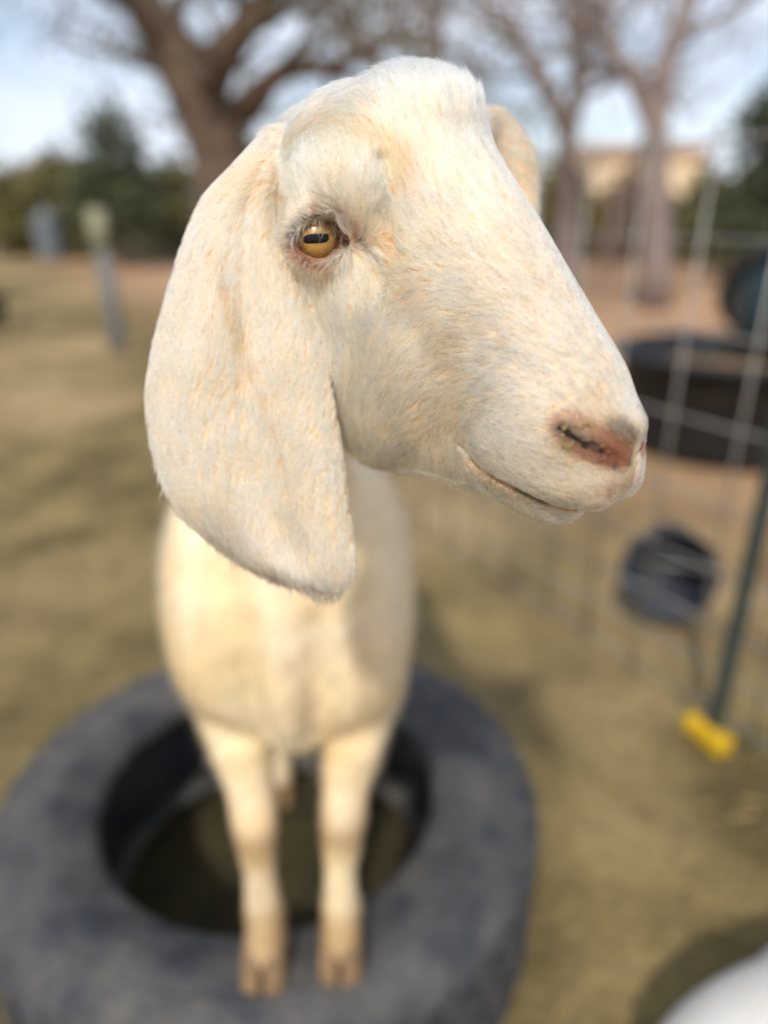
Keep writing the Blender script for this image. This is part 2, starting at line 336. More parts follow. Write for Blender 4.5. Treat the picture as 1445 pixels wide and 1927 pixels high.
for i, (px, top, yy, w_, m_, lb) in enumerate([(60, 330, 22, 150, M_leafC, 'brownish green bush beside the white shed at far left'), (135, 295, 24, 130, M_leafC, 'rounded olive bush second from the left along the far fence'),
   (210, 318, 21, 160, M_leafA, 'low dark green bush behind the pale topped post'), (320, 310, 20, 170, M_leafA, 'dark bush under the evergreen and left of the trunk'), (1045, 325, 19, 120, M_leafC, 'tawny bush beside the slim bare trunk'),
   (1170, 352, 20, 170, M_leafD, 'low brown bush in front of the tan house'), (1325, 330, 18, 150, M_leafA, 'dark bush between the bare tree and the right evergreen'), (1480, 330, 17, 160, M_leafB, 'dark bush cut by the right edge of the picture')]):
    bush('bush', lb, px, top, yy, w_, m_, 30 + i, 'bush', 26, group='bushes along the far fence')
# long far treeline
R = random.Random(77); tips = []
for k in range(900):
    x = R.uniform(-70, 70); y = 55 + R.uniform(-4, 6); tips.append((np.array([x, y, R.uniform(0, 1) ** .8 * (2.6 + 1.3 * sin(x * .21) + .7 * sin(x * .6))]), None))
V, F = leaves(tips, 14, .34, R, .7); tag(mesh_np('far_woodland', V, F, M_leafC, None, False), 'low line of far scrub trees along the horizon', 'woodland', kind='stuff')

# ---------------------------------------------------------------- buildings
def gable(name, label, px0, px1, y, top_px, eave_px, depth, wallm, roofm, cat):
    a, c = G(px0, y), G(px1, y); a = Y(px0, 410, y); c = Y(px1, 410, y); x0, x1 = a[0], c[0]; ze, zt = Y(px0, eave_px, y)[2], Y(px0, top_px, y)[2]; yr = y + depth / 2; o = empty(name, ((x0 + x1) / 2, y, 0))
    MB().add([(x0, y, -.1), (x1, y, -.1), (x1, y, ze), (x0, y, ze), (x0, y + depth, -.1), (x1, y + depth, -.1), (x1, y + depth, ze), (x0, y + depth, ze), (x0, yr, zt - .1), (x1, yr, zt - .1)], [(0, 1, 2, 3), (5, 4, 7, 6), (1, 5, 6, 9, 2), (4, 0, 3, 8, 7)]).build('wall', wallm, o)
    e = .35; t_ = .12
    rf = MB()
    for sy, yy in ((-1, y - e), (1, y + depth + e)):
        zz = ze - (zt - ze) * e / (depth / 2); V = [(x0 - e, yy, zz), (x1 + e, yy, zz), (x1 + e, yr, zt), (x0 - e, yr, zt)]; V += [(p[0], p[1], p[2] + t_) for p in V]; rf.add(V, [(0, 3, 2, 1), (4, 5, 6, 7), (0, 1, 5, 4), (1, 2, 6, 5), (2, 3, 7, 6), (3, 0, 4, 7)])
    rf.build('roof', roofm, o)
    xm = x0 + (x1 - x0) * .32; w_ = (x1 - x0) * .09
    win = MB().box((xm, y - .03, ze * .55), (2 * w_, .08, ze * .32)).build('window', mat('dark_pane', (.03, .035, .045, 1), .1), o)
    MB().box((x0 + (x1 - x0) * .68, y - .03, min(1.0, ze * .42)), (.9, .09, min(2.0, ze * .84))).build('door', mat('door_brown', srgb(96, 72, 54), .6), o)
    tag(o, label, cat); return o
gable('shed', 'small white shed with a reddish roof at the far left edge', -60, 34, 24, 352, 388, 4, mat('shed_paint', srgb(196, 204, 206), .6, srgb(176, 186, 190), 2), mat('rust_roof', srgb(172, 112, 84), .7, srgb(140, 90, 70), 3), 'shed')
gable('house', 'tan house far behind the bare trees on the right', 1112, 1312, 34, 258, 285, 8, mat('tan_stucco', srgb(226, 206, 176), .85, srgb(212, 190, 158), 1), mat('tan_roof', srgb(190, 168, 146), .85, srgb(168, 148, 130), 2), 'house')
wt_ = G(100, 20.4); o = empty('water_tank', tuple(wt_)); M_tank = mat('galvanised', srgb(112, 120, 126), .5, srgb(94, 102, 110), 2, metal=.2)
zt_ = Y(100, 404, 20.4)[2]; rr_ = 25 / FPX * 19
MB().lathe([(.001, zt_ + .12), (rr_ * .3, zt_ + .1), (rr_, zt_ - .04), (rr_ * 1.02, zt_ - .06), (rr_, zt_ - .1), (rr_, .5), (rr_ * 1.02, .48), (rr_, .44), (rr_, -.02)], tuple(wt_ * (1, 1, 0)), 32).build('tank_body', M_tank, o, True)
MB().lathe([(.001, zt_ + .16), (.12, zt_ + .15), (.12, zt_ + .08)], tuple(wt_ * (1, 1, 0)), 20).build('lid', M_tank, o, True); tag(o, 'grey blue round water tank between the shed and the far post', 'tank')

# ---------------------------------------------------------------- wire fence, posts and clip
M_wire = mat('galvanised_wire', srgb(158, 156, 152), .45, srgb(128, 124, 120), 30, metal=.5)
fence = tag(empty('wire_fence', (P1[0], P1[1], 0)), 'welded wire mesh fence running back from the green post behind the goat', 'fence')
S0 = -1.1; S1 = flen + .02
def fp(s, z, off=0): p = P1[:2] + fdir * s + fnor * off; return np.array([p[0], p[1], z])
SM = 2.6      # stiff welded panel up to here, thin old netting beyond
for i, z in enumerate((.06, .16, .27, .40, .55, .72, .90, 1.08, 1.26)):
    MB().tube([fp(s, z + .004 * sin(s * 2 + i), .004) for s in np.linspace(S0, SM, 12)], .0033, 6).build('horizontal_wire', M_wire, fence, True)
    if i % 2 == 0 and z < 1.1: MB().tube([fp(s, z + .012 * sin(s * 2 + i), .004) for s in np.linspace(SM, S1, 16)], .0012, 5).build('horizontal_wire', M_wire, fence, True)
vme = {}
for s in list(np.arange(S0 + .04, SM, .165)) + list(np.arange(SM + .1, S1, .3)):
    p = fp(s, 0, -.003); far_ = s > SM
    if far_ not in vme:
        ob = MB().tube([(0, 0, .03), (0, 0, .65), (0, 0, .91 if far_ else 1.29)], .0012 if far_ else .0033, 6).build('vertical_wire', M_wire, None, True); vme[far_] = ob.data
    else: ob = link('vertical_wire', vme[far_])
    ob.parent = fence; ob.matrix_parent_inverse = Matrix.Translation(-Vector(fence.location)); ob.location = tuple(p)
M_tpost = mat('green_post_paint', srgb(60, 72, 68), .5, srgb(48, 56, 56), 25, .2)
def tpost(name, label, base, h, top_m, cat='post'):
    o = empty(name, tuple(base)); x, y = base[:2]; mb = MB(); ang = math.atan2(fdir[1], fdir[0]); Rz = Matrix.Rotation(ang, 3, 'Z')
    mb.box((x, y, h / 2 - .1), (.035, .005, h + .2), Rz); off = Rz @ Vector((0, -.0165, 0)); mb.box((x + off.x, y + off.y, h / 2 - .1), (.005, .028, h + .2), Rz); mb.build('shaft', M_tpost, o)
    stud = None
    for z in np.arange(.1, h - .1, .055):
        f = Rz @ Vector((0, .006, 0))
        if stud is None: stud = MB().box((0, 0, 0), (.010, .009, .018), Rz).build('stud', M_tpost, None); ob = stud
        else: ob = link('stud', stud.data)
        ob.parent = o; ob.location = (f.x, f.y, z)
    t_ = MB().box((x, y, h + .10), (.042, .014, .12), Rz).build('cap', top_m, o); tag(o, label, cat); return o
tpost('fence_post', 'dark green steel post standing in front of the black trough', fp(0, 0, -.03), 1.5, mat('cap_white', srgb(220, 220, 210), .5))
# far wooden post with a pale top
wp = PL - np.array([fnor[0], fnor[1], 0]) * .09; o = empty('wooden_post', tuple(wp)); hz = Y(232, 392, wp[1])[2]
MB().tube([wp + (0, 0, -.2), wp + (.01, 0, .3), wp + (-.01, 0, hz * .72)], [.075, .072, .068], 12).build('shaft', mat('weathered_wood', srgb(120, 122, 122), .9, srgb(92, 92, 90), 10, .6, mapping=(1, 1, .15)), o, True)
MB().tube([wp + (-.01, 0, hz * .72), wp + (-.015, 0, hz)], [.074, .072], 12).build('painted_top', mat('pale_paint', srgb(150, 148, 122), .7, srgb(128, 128, 106), 12), o, True); tag(o, 'grey wooden fence post with a pale painted top at left', 'post')
# yellow clip on the bottom wire
yc0, yc1 = at_z(1292, 1352, .03), at_z(1368, 1412, .03); yd = (yc1 - yc0); yl = np.linalg.norm(yd); yd /= yl; yo = empty('yellow_insulator', tuple((yc0 + yc1) / 2)); M_yel = mat('yellow_plastic', srgb(206, 168, 36), .45, srgb(184, 150, 30), 40)
YR = np.stack([yd, np.cross((0, 0, 1), yd), (0, 0, 1)], 1); cc_ = (yc0 + yc1) / 2
mb = MB(); mb.box(cc_, (yl * .98, .034, .030), YR); mb.box(cc_ + yd * yl * .33, (yl * .3, .046, .040), YR); mb.box(cc_ - yd * yl * .35, (yl * .18, .042, .036), YR)
bo = mb.build('clip_body', M_yel, yo); bm = bo.modifiers.new('soft', 'BEVEL'); bm.width = .004; bm.segments = 2
mb = MB()
for q in (-.1, .05): mb.box(cc_ + yd * yl * q, (.006, .040, .036), YR)
mb.build('rib', M_yel, yo); tag(yo, 'yellow plastic fence insulator lying at the foot of the green post', 'insulator')

# ---------------------------------------------------------------- tubs behind the fence
M_black = mat('black_rubber', srgb(44, 46, 50), .55, srgb(32, 34, 38), 14, .2); M_straw = mat('straw', srgb(172, 140, 92), .9, srgb(128, 100, 62), 30, 1, 60)
def tub(name, label, c, r, h, fill=None, mt=M_black, taper=.86, cat='tub', sx=1):
    o = empty(name, (c[0], c[1], 0)); p = [(.001, .02), (r * taper * .96, .02), (r * taper, .05), (r * .97, h - .03), (r * 1.04, h - .025), (r * 1.05, h), (r * 1.0, h + .012), (r * .95, h), (r * taper * .95, .06), (.001, .05)]
    MB().lathe(p, (c[0], c[1], 0), 56, sx=sx).build('tub_wall', mt, o, True)
    for s in (-1, 1): MB().tube([(c[0] + s * r * 1.03 * sx, c[1] - .09, h * .8), (c[0] + s * (r * 1.03 + .05) * sx, c[1] - .05, h * .86), (c[0] + s * (r * 1.03 + .05) * sx, c[1] + .05, h * .86), (c[0] + s * r * 1.03 * sx, c[1] + .09, h * .8)], .012, 6).build('handle', mt, o, True)
    if fill:
        V = []; F = []; R = np.random.RandomState(3); k = 26
        V.append((c[0], c[1], fill + .05))
        for i in range(1, 9):
            for j in range(k): a = 2 * pi * j / k; q = r * .95 * i / 8; V.append((c[0] + q * cos(a) * sx, c[1] + q * sin(a), fill + .05 * (1 - i / 8) + R.normal() * .012))
        for j in range(k): F.append((0, 1 + j, 1 + (j + 1) % k))
        for i in range(7):
            for j in range(k): s_ = 1 + i * k; F.append((s_ + j, s_ + k + j, s_ + k + (j + 1) % k, s_ + (j + 1) % k))
        f_ = mesh_np('straw_heap', V, F, M_straw); tag(f_, 'golden straw lying inside the ' + label.split(' standing')[0], 'straw')
    tag(o, label, cat); return o
tc_ = at_z(1376, 836); tub('trough', 'wide black rubber trough standing behind the wire fence', tc_, .54, .50, .35, sx=1.2, cat='trough')
tl = at_z(-22, 612); tub('tub', 'black tub cut by the left edge of the picture', tl, .22, .34)
# bucket on its side
bk = at_z(1268, 1138); o = empty('bucket', tuple(bk)); q = MB().lathe([(.001, 0), (.085, 0), (.09, .01), (.112, .24), (.12, .245), (.118, .26), (.106, .25), (.084, .02), (.001, .015)], (0, 0, 0), 40).build('bucket_wall', mat('dark_grey_plastic', srgb(66, 70, 80), .5, srgb(48, 52, 60), 10), None, True)
q.parent = o; q.matrix_basis = Matrix.Translation((0, .10, .13)) @ Matrix.Scale(1.12, 4) @ Matrix.Rotation(radians(-22), 4, 'Z') @ Matrix.Rotation(radians(78), 4, 'X')
q2 = MB().tube([(.115 * cos(a_), .03 + .10 * sin(a_) * .2, .235 + .12 * sin(a_)) for a_ in np.linspace(0, pi, 14)], .003, 6).build('bail_handle', M_wire, None, True); q2.parent = o; q2.matrix_basis = q.matrix_basis.copy()
tag(o, 'dark grey bucket lying on its side behind the fence', 'bucket')
# wheelbarrow at the right edge
wb = np.array([Y(1562, 500, 3.9)[0], 3.9, 0]); o = empty('wheelbarrow', tuple(wb)); M_teal = mat('teal_plastic', srgb(58, 84, 94), .4, srgb(44, 66, 76), 8); Rw = Matrix.Translation(wb + np.array([0, 0, .66])) @ Matrix.Rotation(radians(24), 4, 'Y') @ Matrix.Rotation(radians(-30), 4, 'X')
for nm, mt, mb in (('tray', M_teal, MB().lathe([(.001, -.22), (.20, -.22), (.30, -.16), (.42, .08), (.44, .10), (.41, .09), (.28, -.14), (.001, -.20)], seg=40, sx=1.0, sy=1.35)), ('rim', M_black, MB().tube([(.435 * cos(a_), .435 * 1.35 * sin(a_), .10) for a_ in np.linspace(0, 2 * pi, 41)], .045, 8)),
                   ('handle', M_black, MB().tube([(.22, -.5, -.2), (.25, .2, -.24), (.28, 1.0, .02)], .02, 8)), ('handle', M_black, MB().tube([(-.22, -.5, -.2), (-.25, .2, -.24), (-.28, 1.0, .02)], .02, 8))):
    q = mb.build(nm, mt, None, True); q.parent = o; q.matrix_parent_inverse = Matrix.Translation(-Vector(o.location)); q.matrix_basis = Rw
for s in (-1, 1): MB().tube([(wb[0] + s * .24, wb[1] + .25, .60), (wb[0] + s * .27, wb[1] + .3, -.02)], .018, 8).build('leg', M_black, o, True)
whl = MB().lathe([(.12 + .06 * cos(a_), .045 * sin(a_)) for a_ in np.linspace(0, 2 * pi, 17)[:-1]], seg=32, closed=True).build('wheel', M_black, None, True); whl.parent = o; whl.matrix_parent_inverse = Matrix.Translation(-Vector(o.location)); whl.matrix_basis = Matrix.Translation(wb + np.array([.1, -.6, .18])) @ Matrix.Rotation(pi / 2, 4, 'Y')
tag(o, 'teal wheelbarrow with a black rim at the right edge', 'wheelbarrow')

# ---------------------------------------------------------------- the tyre the goat stands on
TC = np.array([-.188, .913]); TR, TH, TW = .445, .268, .283
M_tyre = mat('tyre_rubber', srgb(45, 48, 54), .58, srgb(82, 80, 78), 15, .5, 120, spec=.35)
M_tread = mat('tread_rubber', srgb(52, 54, 60), .7, srgb(76, 76, 78), 14, .4, 90)
tyre = tag(empty('tyre', (TC[0], TC[1], 0)), 'old dusty grey black tyre lying flat under the goat front feet', 'tyre')
prof = []
for s in (1, -1):
    half = [(TR - .022, .07), (TR - .010, .092), (TR - .016, .106), (TR - .036, .123), (TR - .064, .1355), (TR - .095, .141), (TR - .115, .1415), (TR - .119, .139), (TR - .14, .136), (TH + .022, .126), (TH + .010, .122), (TH + .001, .108), (TH, .094), (TH + .012, .088), (TH + .04, .096), (TH + .07, .110), (TR - .06, .108), (TR - .04, .088), (TR - .034, .06)]
    prof += [(r, TW / 2 + z) for r, z in half] if s == 1 else [(r, TW / 2 - z) for r, z in half[::-1]]
MB().lathe(prof, (TC[0], TC[1], .002), 128, closed=True).build('carcass', M_tyre, tyre, True)
for zz in (.1465,):
    for rr0 in (TR - .075, TR - .098, TH + .055): MB().tube([(TC[0] + rr0 * cos(a_), TC[1] + rr0 * sin(a_), TW / 2 + (.1365 if rr0 > .36 else .1385 if rr0 > .34 else .1315)) for a_ in np.linspace(0, 2 * pi, 97)], .0045, 6, False).build('sidewall_ring', M_tyre, tyre, True)
lug = None; NL = 44
for row in range(3):
    for k in range(NL):
        a_ = 2 * pi * (k + .5 * (row % 2)) / NL
        if lug is None:
            lug = MB().add([(-.004, -.022, -.03), (-.004, .022, -.036), (-.004, .022, .03), (-.004, -.022, .036), (.014, -.019, -.027), (.014, .019, -.033), (.014, .019, .027), (.014, -.019, .033)], [(0, 1, 2, 3), (7, 6, 5, 4), (0, 4, 5, 1), (1, 5, 6, 2), (2, 6, 7, 3), (3, 7, 4, 0)]).build('tread_block', M_tread, None); ob = lug
        else: ob = link('tread_block', lug.data)
        ob.parent = tyre; ob.location = ((TR - .022) * cos(a_), (TR - .022) * sin(a_), TW / 2 + (row - 1) * .075); ob.rotation_euler = (0, 0, a_)

# soil disc inside the tyre, shade of the hole painted into its dark colour
tag(MB().lathe([(.001, .006), (.15, .008), (TH + .02, .004), (TR - .05, .003)], (TC[0], TC[1], 0), 48).build('shaded_soil', mat('shaded_soil', srgb(58, 52, 30), .95, srgb(40, 37, 22), 14, .8, 60), None, True), kind='structure')
# ---------------------------------------------------------------- second goat, only its back in the corner
wc = at_z(1622, 2118, .12)
W = Field((wc[0] - .45, wc[1] - .32, -.02), (wc[0] + 1.15, wc[1] + .40, .80), .011 if not DEV else .016)
W.ell(wc + (.14, .01, 0), (.40, .19, .19), .03); W.ell(wc + (.55, .04, .03), (.17, .15, .17), .06)
W.chain([wc + (.60, .05, .10), wc + (.72, .06, .28), wc + (.80, .07, .38)], [.11, .08, .07], .04); W.ell(wc + (.85, .07, .39), (.125, .066, .07), .03); W.ell(wc + (.95, .07, .35), (.06, .045, .043), .03)
for sy in (-1, 1):
    W.ell(wc + (.80, .07 + sy * .095, .32), (.035, .016, .095), .01)
    for xx in (.02, .50): W.chain([(wc[0] + xx, wc[1] + .02 + sy * .13, .12), (wc[0] + xx + .16, wc[1] + .02 + sy * .17, .06), (wc[0] + xx + .02, wc[1] + .02 + sy * .18, .03)], [.07, .035, .024], .03)
WV, WF = W.surface(2)
M_white = mat('white_coat', (.72, .705, .68, 1), .7, (.66, .635, .59, 1), 9, .5, 160)
g2 = tag(empty('goat', (float(wc[0]), float(wc[1]), 0)), 'second goat lying down, its plain white back cut by the lower right corner', 'goat'); mesh_np('body', WV, WF, M_white, g2)

# straw, leaf litter and droppings trodden into the paddock
npl = np.random.RandomState(31); NLt = 2600; lx = npl.uniform(-3.2, 2.0, NLt); ly = npl.uniform(.25, 5.0, NLt); la = npl.uniform(0, 6.28, NLt); ll = npl.uniform(.012, .05, NLt); lw = npl.uniform(.002, .006, NLt); k_ = np.hypot(lx - TC[0], ly - TC[1]) > TR + .03
lx, ly, la, ll, lw = (q[k_] for q in (lx, ly, la, ll, lw)); LV, LF = [], []
for i in range(len(lx)):
    c, s = cos(la[i]), sin(la[i]); z = .004 + .006 * (i % 3); b0 = len(LV)
    for u, v, h_ in ((-1, -1, 0), (1, -1, .004), (1, 1, .004), (-1, 1, 0), (-1, -1, .006), (1, -1, .010), (1, 1, .010), (-1, 1, .006)): LV.append((lx[i] + c * u * ll[i] / 2 - s * v * lw[i] / 2, ly[i] + s * u * ll[i] / 2 + c * v * lw[i] / 2, z + h_ * .6))
    LF += [tuple(b0 + q for q in f) for f in ((3, 2, 1, 0), (4, 5, 6, 7), (0, 1, 5, 4), (1, 2, 6, 5), (2, 3, 7, 6), (3, 0, 4, 7))]
tag(mesh_np('straw_litter', LV, LF, mat('straw_litter', srgb(176, 150, 104), .9, srgb(84, 66, 42), 3), None, False), 'scattered bits of straw and dead leaves on the paddock', 'litter', kind='stuff')

# ---------------------------------------------------------------- the goat
# head frame (centimetres): x to the nose, y to the goat's left, z up through the forehead
YAW, HP, ROLL = radians(42), radians(18), radians(2)
_fw = np.array([sin(YAW) * cos(HP), -cos(YAW) * cos(HP), -sin(HP)]); _lf = np.array([cos(YAW), sin(YAW), 0]); _up = np.cross(_fw, _lf)
HM = np.stack([_fw, cos(ROLL) * _lf + sin(ROLL) * _up, -sin(ROLL) * _lf + cos(ROLL) * _up], 1)
HO = at_d(597, 450, .34) - HM @ np.array([0, -.05, .015])
def h2w(p): return HO + (np.asarray(p) / 100) @ HM.T
def w2h(p): return (np.asarray(p) - HO) @ HM * 100
def hpx(px, py, depth): return w2h(at_d(px, py, depth))
CAMH = w2h(CC)

HV = .125 if not DEV else .22
H = Field((-13, -14.5, -21), (18.5, 15.5, 11), HV)

# cross-sections of skull and muzzle: station x -> half outline from crown to throat
SEC = [
 (-10.5, [(0, 1.0), (.4, .4), (.6, -1), (.4, -2.4), (0, -3)]),
 (-9.5, [(0, 3.4), (1.4, 2.9), (2.3, 1.2), (2.6, -1), (2.3, -3.4), (1.2, -5), (0, -5.4)]),
 (-8, [(0, 5.6), (2, 4.9), (3.3, 2.8), (3.7, 0), (3.3, -4), (2, -6.6), (0, -7.4)]),
 (-6, [(0, 6.7), (2.2, 6.1), (3.7, 4.3), (4.4, 1.5), (4.2, -3), (3.4, -6.4), (1.8, -8.2), (0, -8.6)]),
 (-4, [(0, 7.7), (2.3, 7.2), (3.9, 5.6), (4.7, 3.5), (4.8, .5), (4.6, -3.2), (3.8, -6.6), (2.2, -8.6), (0, -9.1)]),
 (-2, [(0, 8.3), (2.2, 7.9), (3.7, 6.5), (4.6, 4.4), (4.8, 1.5), (4.5, -3), (3.8, -6.6), (2.3, -8.7), (0, -9.3)]),
 (0, [(0, 8.6), (2.0, 8.2), (3.5, 7.0), (4.4, 4.8), (4.6, 2), (4.5, -2.5), (3.9, -6.4), (2.6, -9.3), (0, -10.2)]),
 (2, [(0, 8.3), (1.7, 7.9), (3.0, 6.6), (3.8, 4.4), (4.2, 1.8), (4.5, -2.2), (4.0, -6.2), (2.7, -9.6), (0, -10.5)]),
 (4, [(0, 7.0), (1.5, 6.6), (2.6, 5.4), (3.4, 3.2), (4.0, .6), (4.3, -2.4), (3.9, -6), (2.7, -9.6), (0, -10.5)]),
 (6, [(0, 5.9), (1.4, 5.5), (2.4, 4.2), (3.1, 2.0), (3.6, -.4), (3.9, -2.8), (3.5, -5.8), (2.5, -8.9), (0, -9.9)]),
 (8, [(0, 4.75), (1.35, 4.4), (2.35, 3.1), (2.95, 1.1), (3.3, -1.2), (3.4, -3.3), (3.0, -5.8), (2.2, -8.0), (0, -8.9)]),
 (10, [(0, 3.6), (1.3, 3.2), (2.3, 2.0), (2.8, .2), (3.1, -1.8), (3.2, -3.8), (2.8, -5.6), (1.9, -7.4), (0, -8.1)]),
 (12, [(0, 2.4), (1.3, 2.0), (2.3, .8), (2.75, -.8), (3.0, -2.6), (2.95, -4.2), (2.5, -5.6), (1.6, -6.9), (0, -7.5)]),
 (14, [(0, 1.2), (1.3, .8), (2.2, -.4), (2.65, -1.8), (2.75, -3.4), (2.45, -4.8), (1.9, -5.9), (1.3, -6.7), (0, -7.2)]),
 (15.2, [(0, .2), (1.2, -.2), (1.95, -1.2), (2.25, -2.4), (2.25, -3.7), (1.9, -4.8), (1.3, -5.7), (.8, -6.2), (0, -6.5)]),
 (16.2, [(0, -1.0), (1.0, -1.3), (1.5, -2.1), (1.7, -3.1), (1.55, -4.0), (1.0, -4.7), (0, -5.0)]),
 (16.9, [(0, -2.0), (.7, -2.2), (1.05, -2.8), (1.05, -3.5), (.7, -4.1), (0, -4.3)]),
 (17.3, [(0, -2.9), (.15, -3.0), (.2, -3.2), (.15, -3.4), (0, -3.5)]),
]
NA = 65
def _polar(pts):
    P = np.array(pts); zc = (P[0, 1] + P[-1, 1]) / 2; P = catmull(P, 80); a = np.arctan2(P[:, 0], P[:, 1] - zc); r = np.hypot(P[:, 0], P[:, 1] - zc)
    o = np.argsort(a); return zc, np.interp(np.linspace(0, pi, NA), a[o], r[o])
sx = np.array([s[0] for s in SEC]); pol = [_polar(s[1]) for s in SEC]
XF = np.linspace(sx[0], sx[-1], 280)
def _pchip(x, Y, xq):
    Y = np.asarray(Y, float); hh = np.diff(x); dl = np.diff(Y, axis=0) / hh.reshape((-1,) + (1,) * (Y.ndim - 1)); m = np.zeros_like(Y)
    a, b = dl[:-1], dl[1:]; m[1:-1] = np.where(a * b > 0, 2 * a * b / (a + b + 1e-12), 0); m[0] = dl[0]; m[-1] = dl[-1]
    i = np.clip(np.searchsorted(x, xq) - 1, 0, len(x) - 2); sh = (-1,) + (1,) * (Y.ndim - 1); t = ((xq - x[i]) / hh[i]).reshape(sh); h_ = hh[i].reshape(sh)
    return (2 * t ** 3 - 3 * t ** 2 + 1) * Y[i] + (t ** 3 - 2 * t ** 2 + t) * h_ * m[i] + (-2 * t ** 3 + 3 * t ** 2) * Y[i + 1] + (t ** 3 - t ** 2) * h_ * m[i + 1]
ZC = _pchip(sx, [p[0] for p in pol], XF); RHO = _pchip(sx, np.array([p[1] for p in pol]), XF)
# fill the field one x-slab at a time
for i, x in enumerate(H.ax[0]):
    if x < sx[0] - .5 or x > sx[-1] + .5: continue
    xi = np.clip((x - XF[0]) / (XF[1] - XF[0]), 0, len(XF) - 1.001); j = int(xi); f = xi - j
    zc = ZC[j] * (1 - f) + ZC[j + 1] * f; rho = RHO[j] * (1 - f) + RHO[j + 1] * f
    yy, zz = np.abs(H.ax[1])[:, None], H.ax[2][None, :] - zc
    rr = np.hypot(yy, zz); al = np.arctan2(yy, zz)
    d = rr - np.interp(al, np.linspace(0, pi, NA), rho)
    over = max(sx[0] - x, x - sx[-1], 0)
    H.d[i] = np.maximum(d, .2) + over if over > 0 else d
g = np.gradient(H.d, HV); gn = np.sqrt(g[0] ** 2 + g[1] ** 2 + g[2] ** 2); H.d = np.where(np.abs(H.d) < 3, H.d / np.clip(gn, .8, 6), H.d).astype(np.float32); del g, gn

def march(px, py, lo=.24, hi=.5):
    t = np.arange(lo, hi, .0006); P = w2h(CC + ray(px, py) * t[:, None]); d = H.sample(P); i = np.argmax(d < 0)
    if not (d < 0).any(): return P[np.argmin(d)]
    f = d[i - 1] / (d[i - 1] - d[i]); return P[i - 1] + (P[i] - P[i - 1]) * f
MIR = dict(mirror=True)
# volumes of the face
H.ell((-.2, -3.8, 4.1), (2.5, 1.1, 1.5), 1.3, **MIR)          # brow over the eye
H.ell((.6, -3.9, -.6), (2.6, .7, 1.3), 1.3, **MIR)               # cheekbone under the eye
H.ell((2.8, -3.1, -5.0), (3.9, 1.3, 3.6), 2.0, **MIR)          # jaw muscle
H.ell((11.8, -2.0, -2.4), (3.0, 1.2, 1.9), 1.0, **MIR)          # upper lip swell
H.ell((13.8, -1.5, -3.9), (2.3, 1.2, 1.2), .6, **MIR)
H.ell((.4, .2, 7.75), (2.5, 2.4, 1.3), 1.0)                      # crown tuft
H.ell((15.4, 0, -1.1), (1.2, 1.4, .8), .5)                      # nose pad
H.ell((14.3, -1.6, -.9), (1.3, .6, .45), .3, R=Matrix.Rotation(radians(24), 3, 'Y'), **MIR)   # wing of the nostril
H.ell((15.1, 1.75, -1.9), (1.2, .75, .5), .3, R=Matrix.Rotation(radians(24), 3, 'Y'))         # far wing flares wider
H.ell((16.1, -.95, -3.7), (1.05, .85, 1.15), .35, **MIR)        # front lobes of the upper lip
H.ell((13.2, 0, -6.4), (2.2, 1.5, .9), .6)                      # chin
H.ell((9.2, -4.4, -3.2), (1.3, .9, 3.0), 1.5, sub=True, **MIR)  # hollow behind the lips
# neck stump
NECK = [(-2.5, 0, -1.5), (-6.5, 0, -5), tuple(w2h((-.096, .66, .92)))]
H.chain(NECK[:2] + [NECK[2]], [4.2, 4.4, 5.8], 1.2)
# eye
EYE_C = hpx(598, 450, .3525); EYE_R = 1.36
def on_eye(px, py, r):
    d = w2h(CC + ray(px, py)) - CAMH; d /= np.linalg.norm(d); o = CAMH - EYE_C; b = o @ d; q = b * b - (o @ o - r * r)
    return CAMH + d * (-b - math.sqrt(max(q, 0)))
LID_U = [(546, 458), (556, 434), (577, 415), (604, 407), (630, 411), (650, 428), (670, 451)]
LID_L = [(546, 458), (555, 468), (570, 482), (593, 493), (615, 489), (634, 474), (650, 463), (670, 453)]
H.ell(EYE_C, (2.05, 1.75, 1.75), 1.2, **MIR)
H.ell(EYE_C, (EYE_R + .06,) * 3, .10, sub=True, **MIR)
d_ = CAMH - EYE_C; d_ /= np.linalg.norm(d_)
# opening between the lids: carve the eye shape outwards from the ball
_poly = [on_eye(*p, EYE_R + .05) for p in LID_U] + [on_eye(*p, EYE_R + .05) for p in LID_L[::-1]]
_cen = on_eye(604, 449, EYE_R + .05)
for o_ in (.1, .45, .9, 1.4):
    for s_, r_ in ((0, .4), (.3, .36), (.55, .30), (.78, .22), (.93, .12)):
        H.chain([_cen + (p - _cen) * s_ * (1 + .06 * o_) + d_ * o_ for p in _poly + _poly[:1]], r_ + .05 * o_, .04, sub=True, **MIR)
H.chain([on_eye(*p, EYE_R + .16) for p in LID_U], [.13, .16, .18, .18, .17, .15, .12], .14, **MIR)
H.chain([on_eye(*p, EYE_R + .10) for p in LID_L], [.14, .16, .18, .18, .16, .15, .14, .12], .14, **MIR)
def line(pp, off=0.0):
    R_ = []
    for p in pp:
        q = march(*p); dd = q - CAMH; dd /= np.linalg.norm(dd); R_.append(q + dd * off)
    return R_
H.chain(line([(672, 455), (690, 470), (710, 490), (724, 505)], -.02), [.13, .12, .1, .06], .18, sub=True, **MIR)     # tear groove
H.chain(line([(716, 300), (712, 350), (722, 410), (738, 470)], -.16), [.2, .22, .22, .18], .6, sub=True, **MIR)
H.chain(line([(545, 408), (575, 392), (610, 388), (645, 402)], -.06), [.06, .1, .1, .06], .25, sub=True, **MIR)
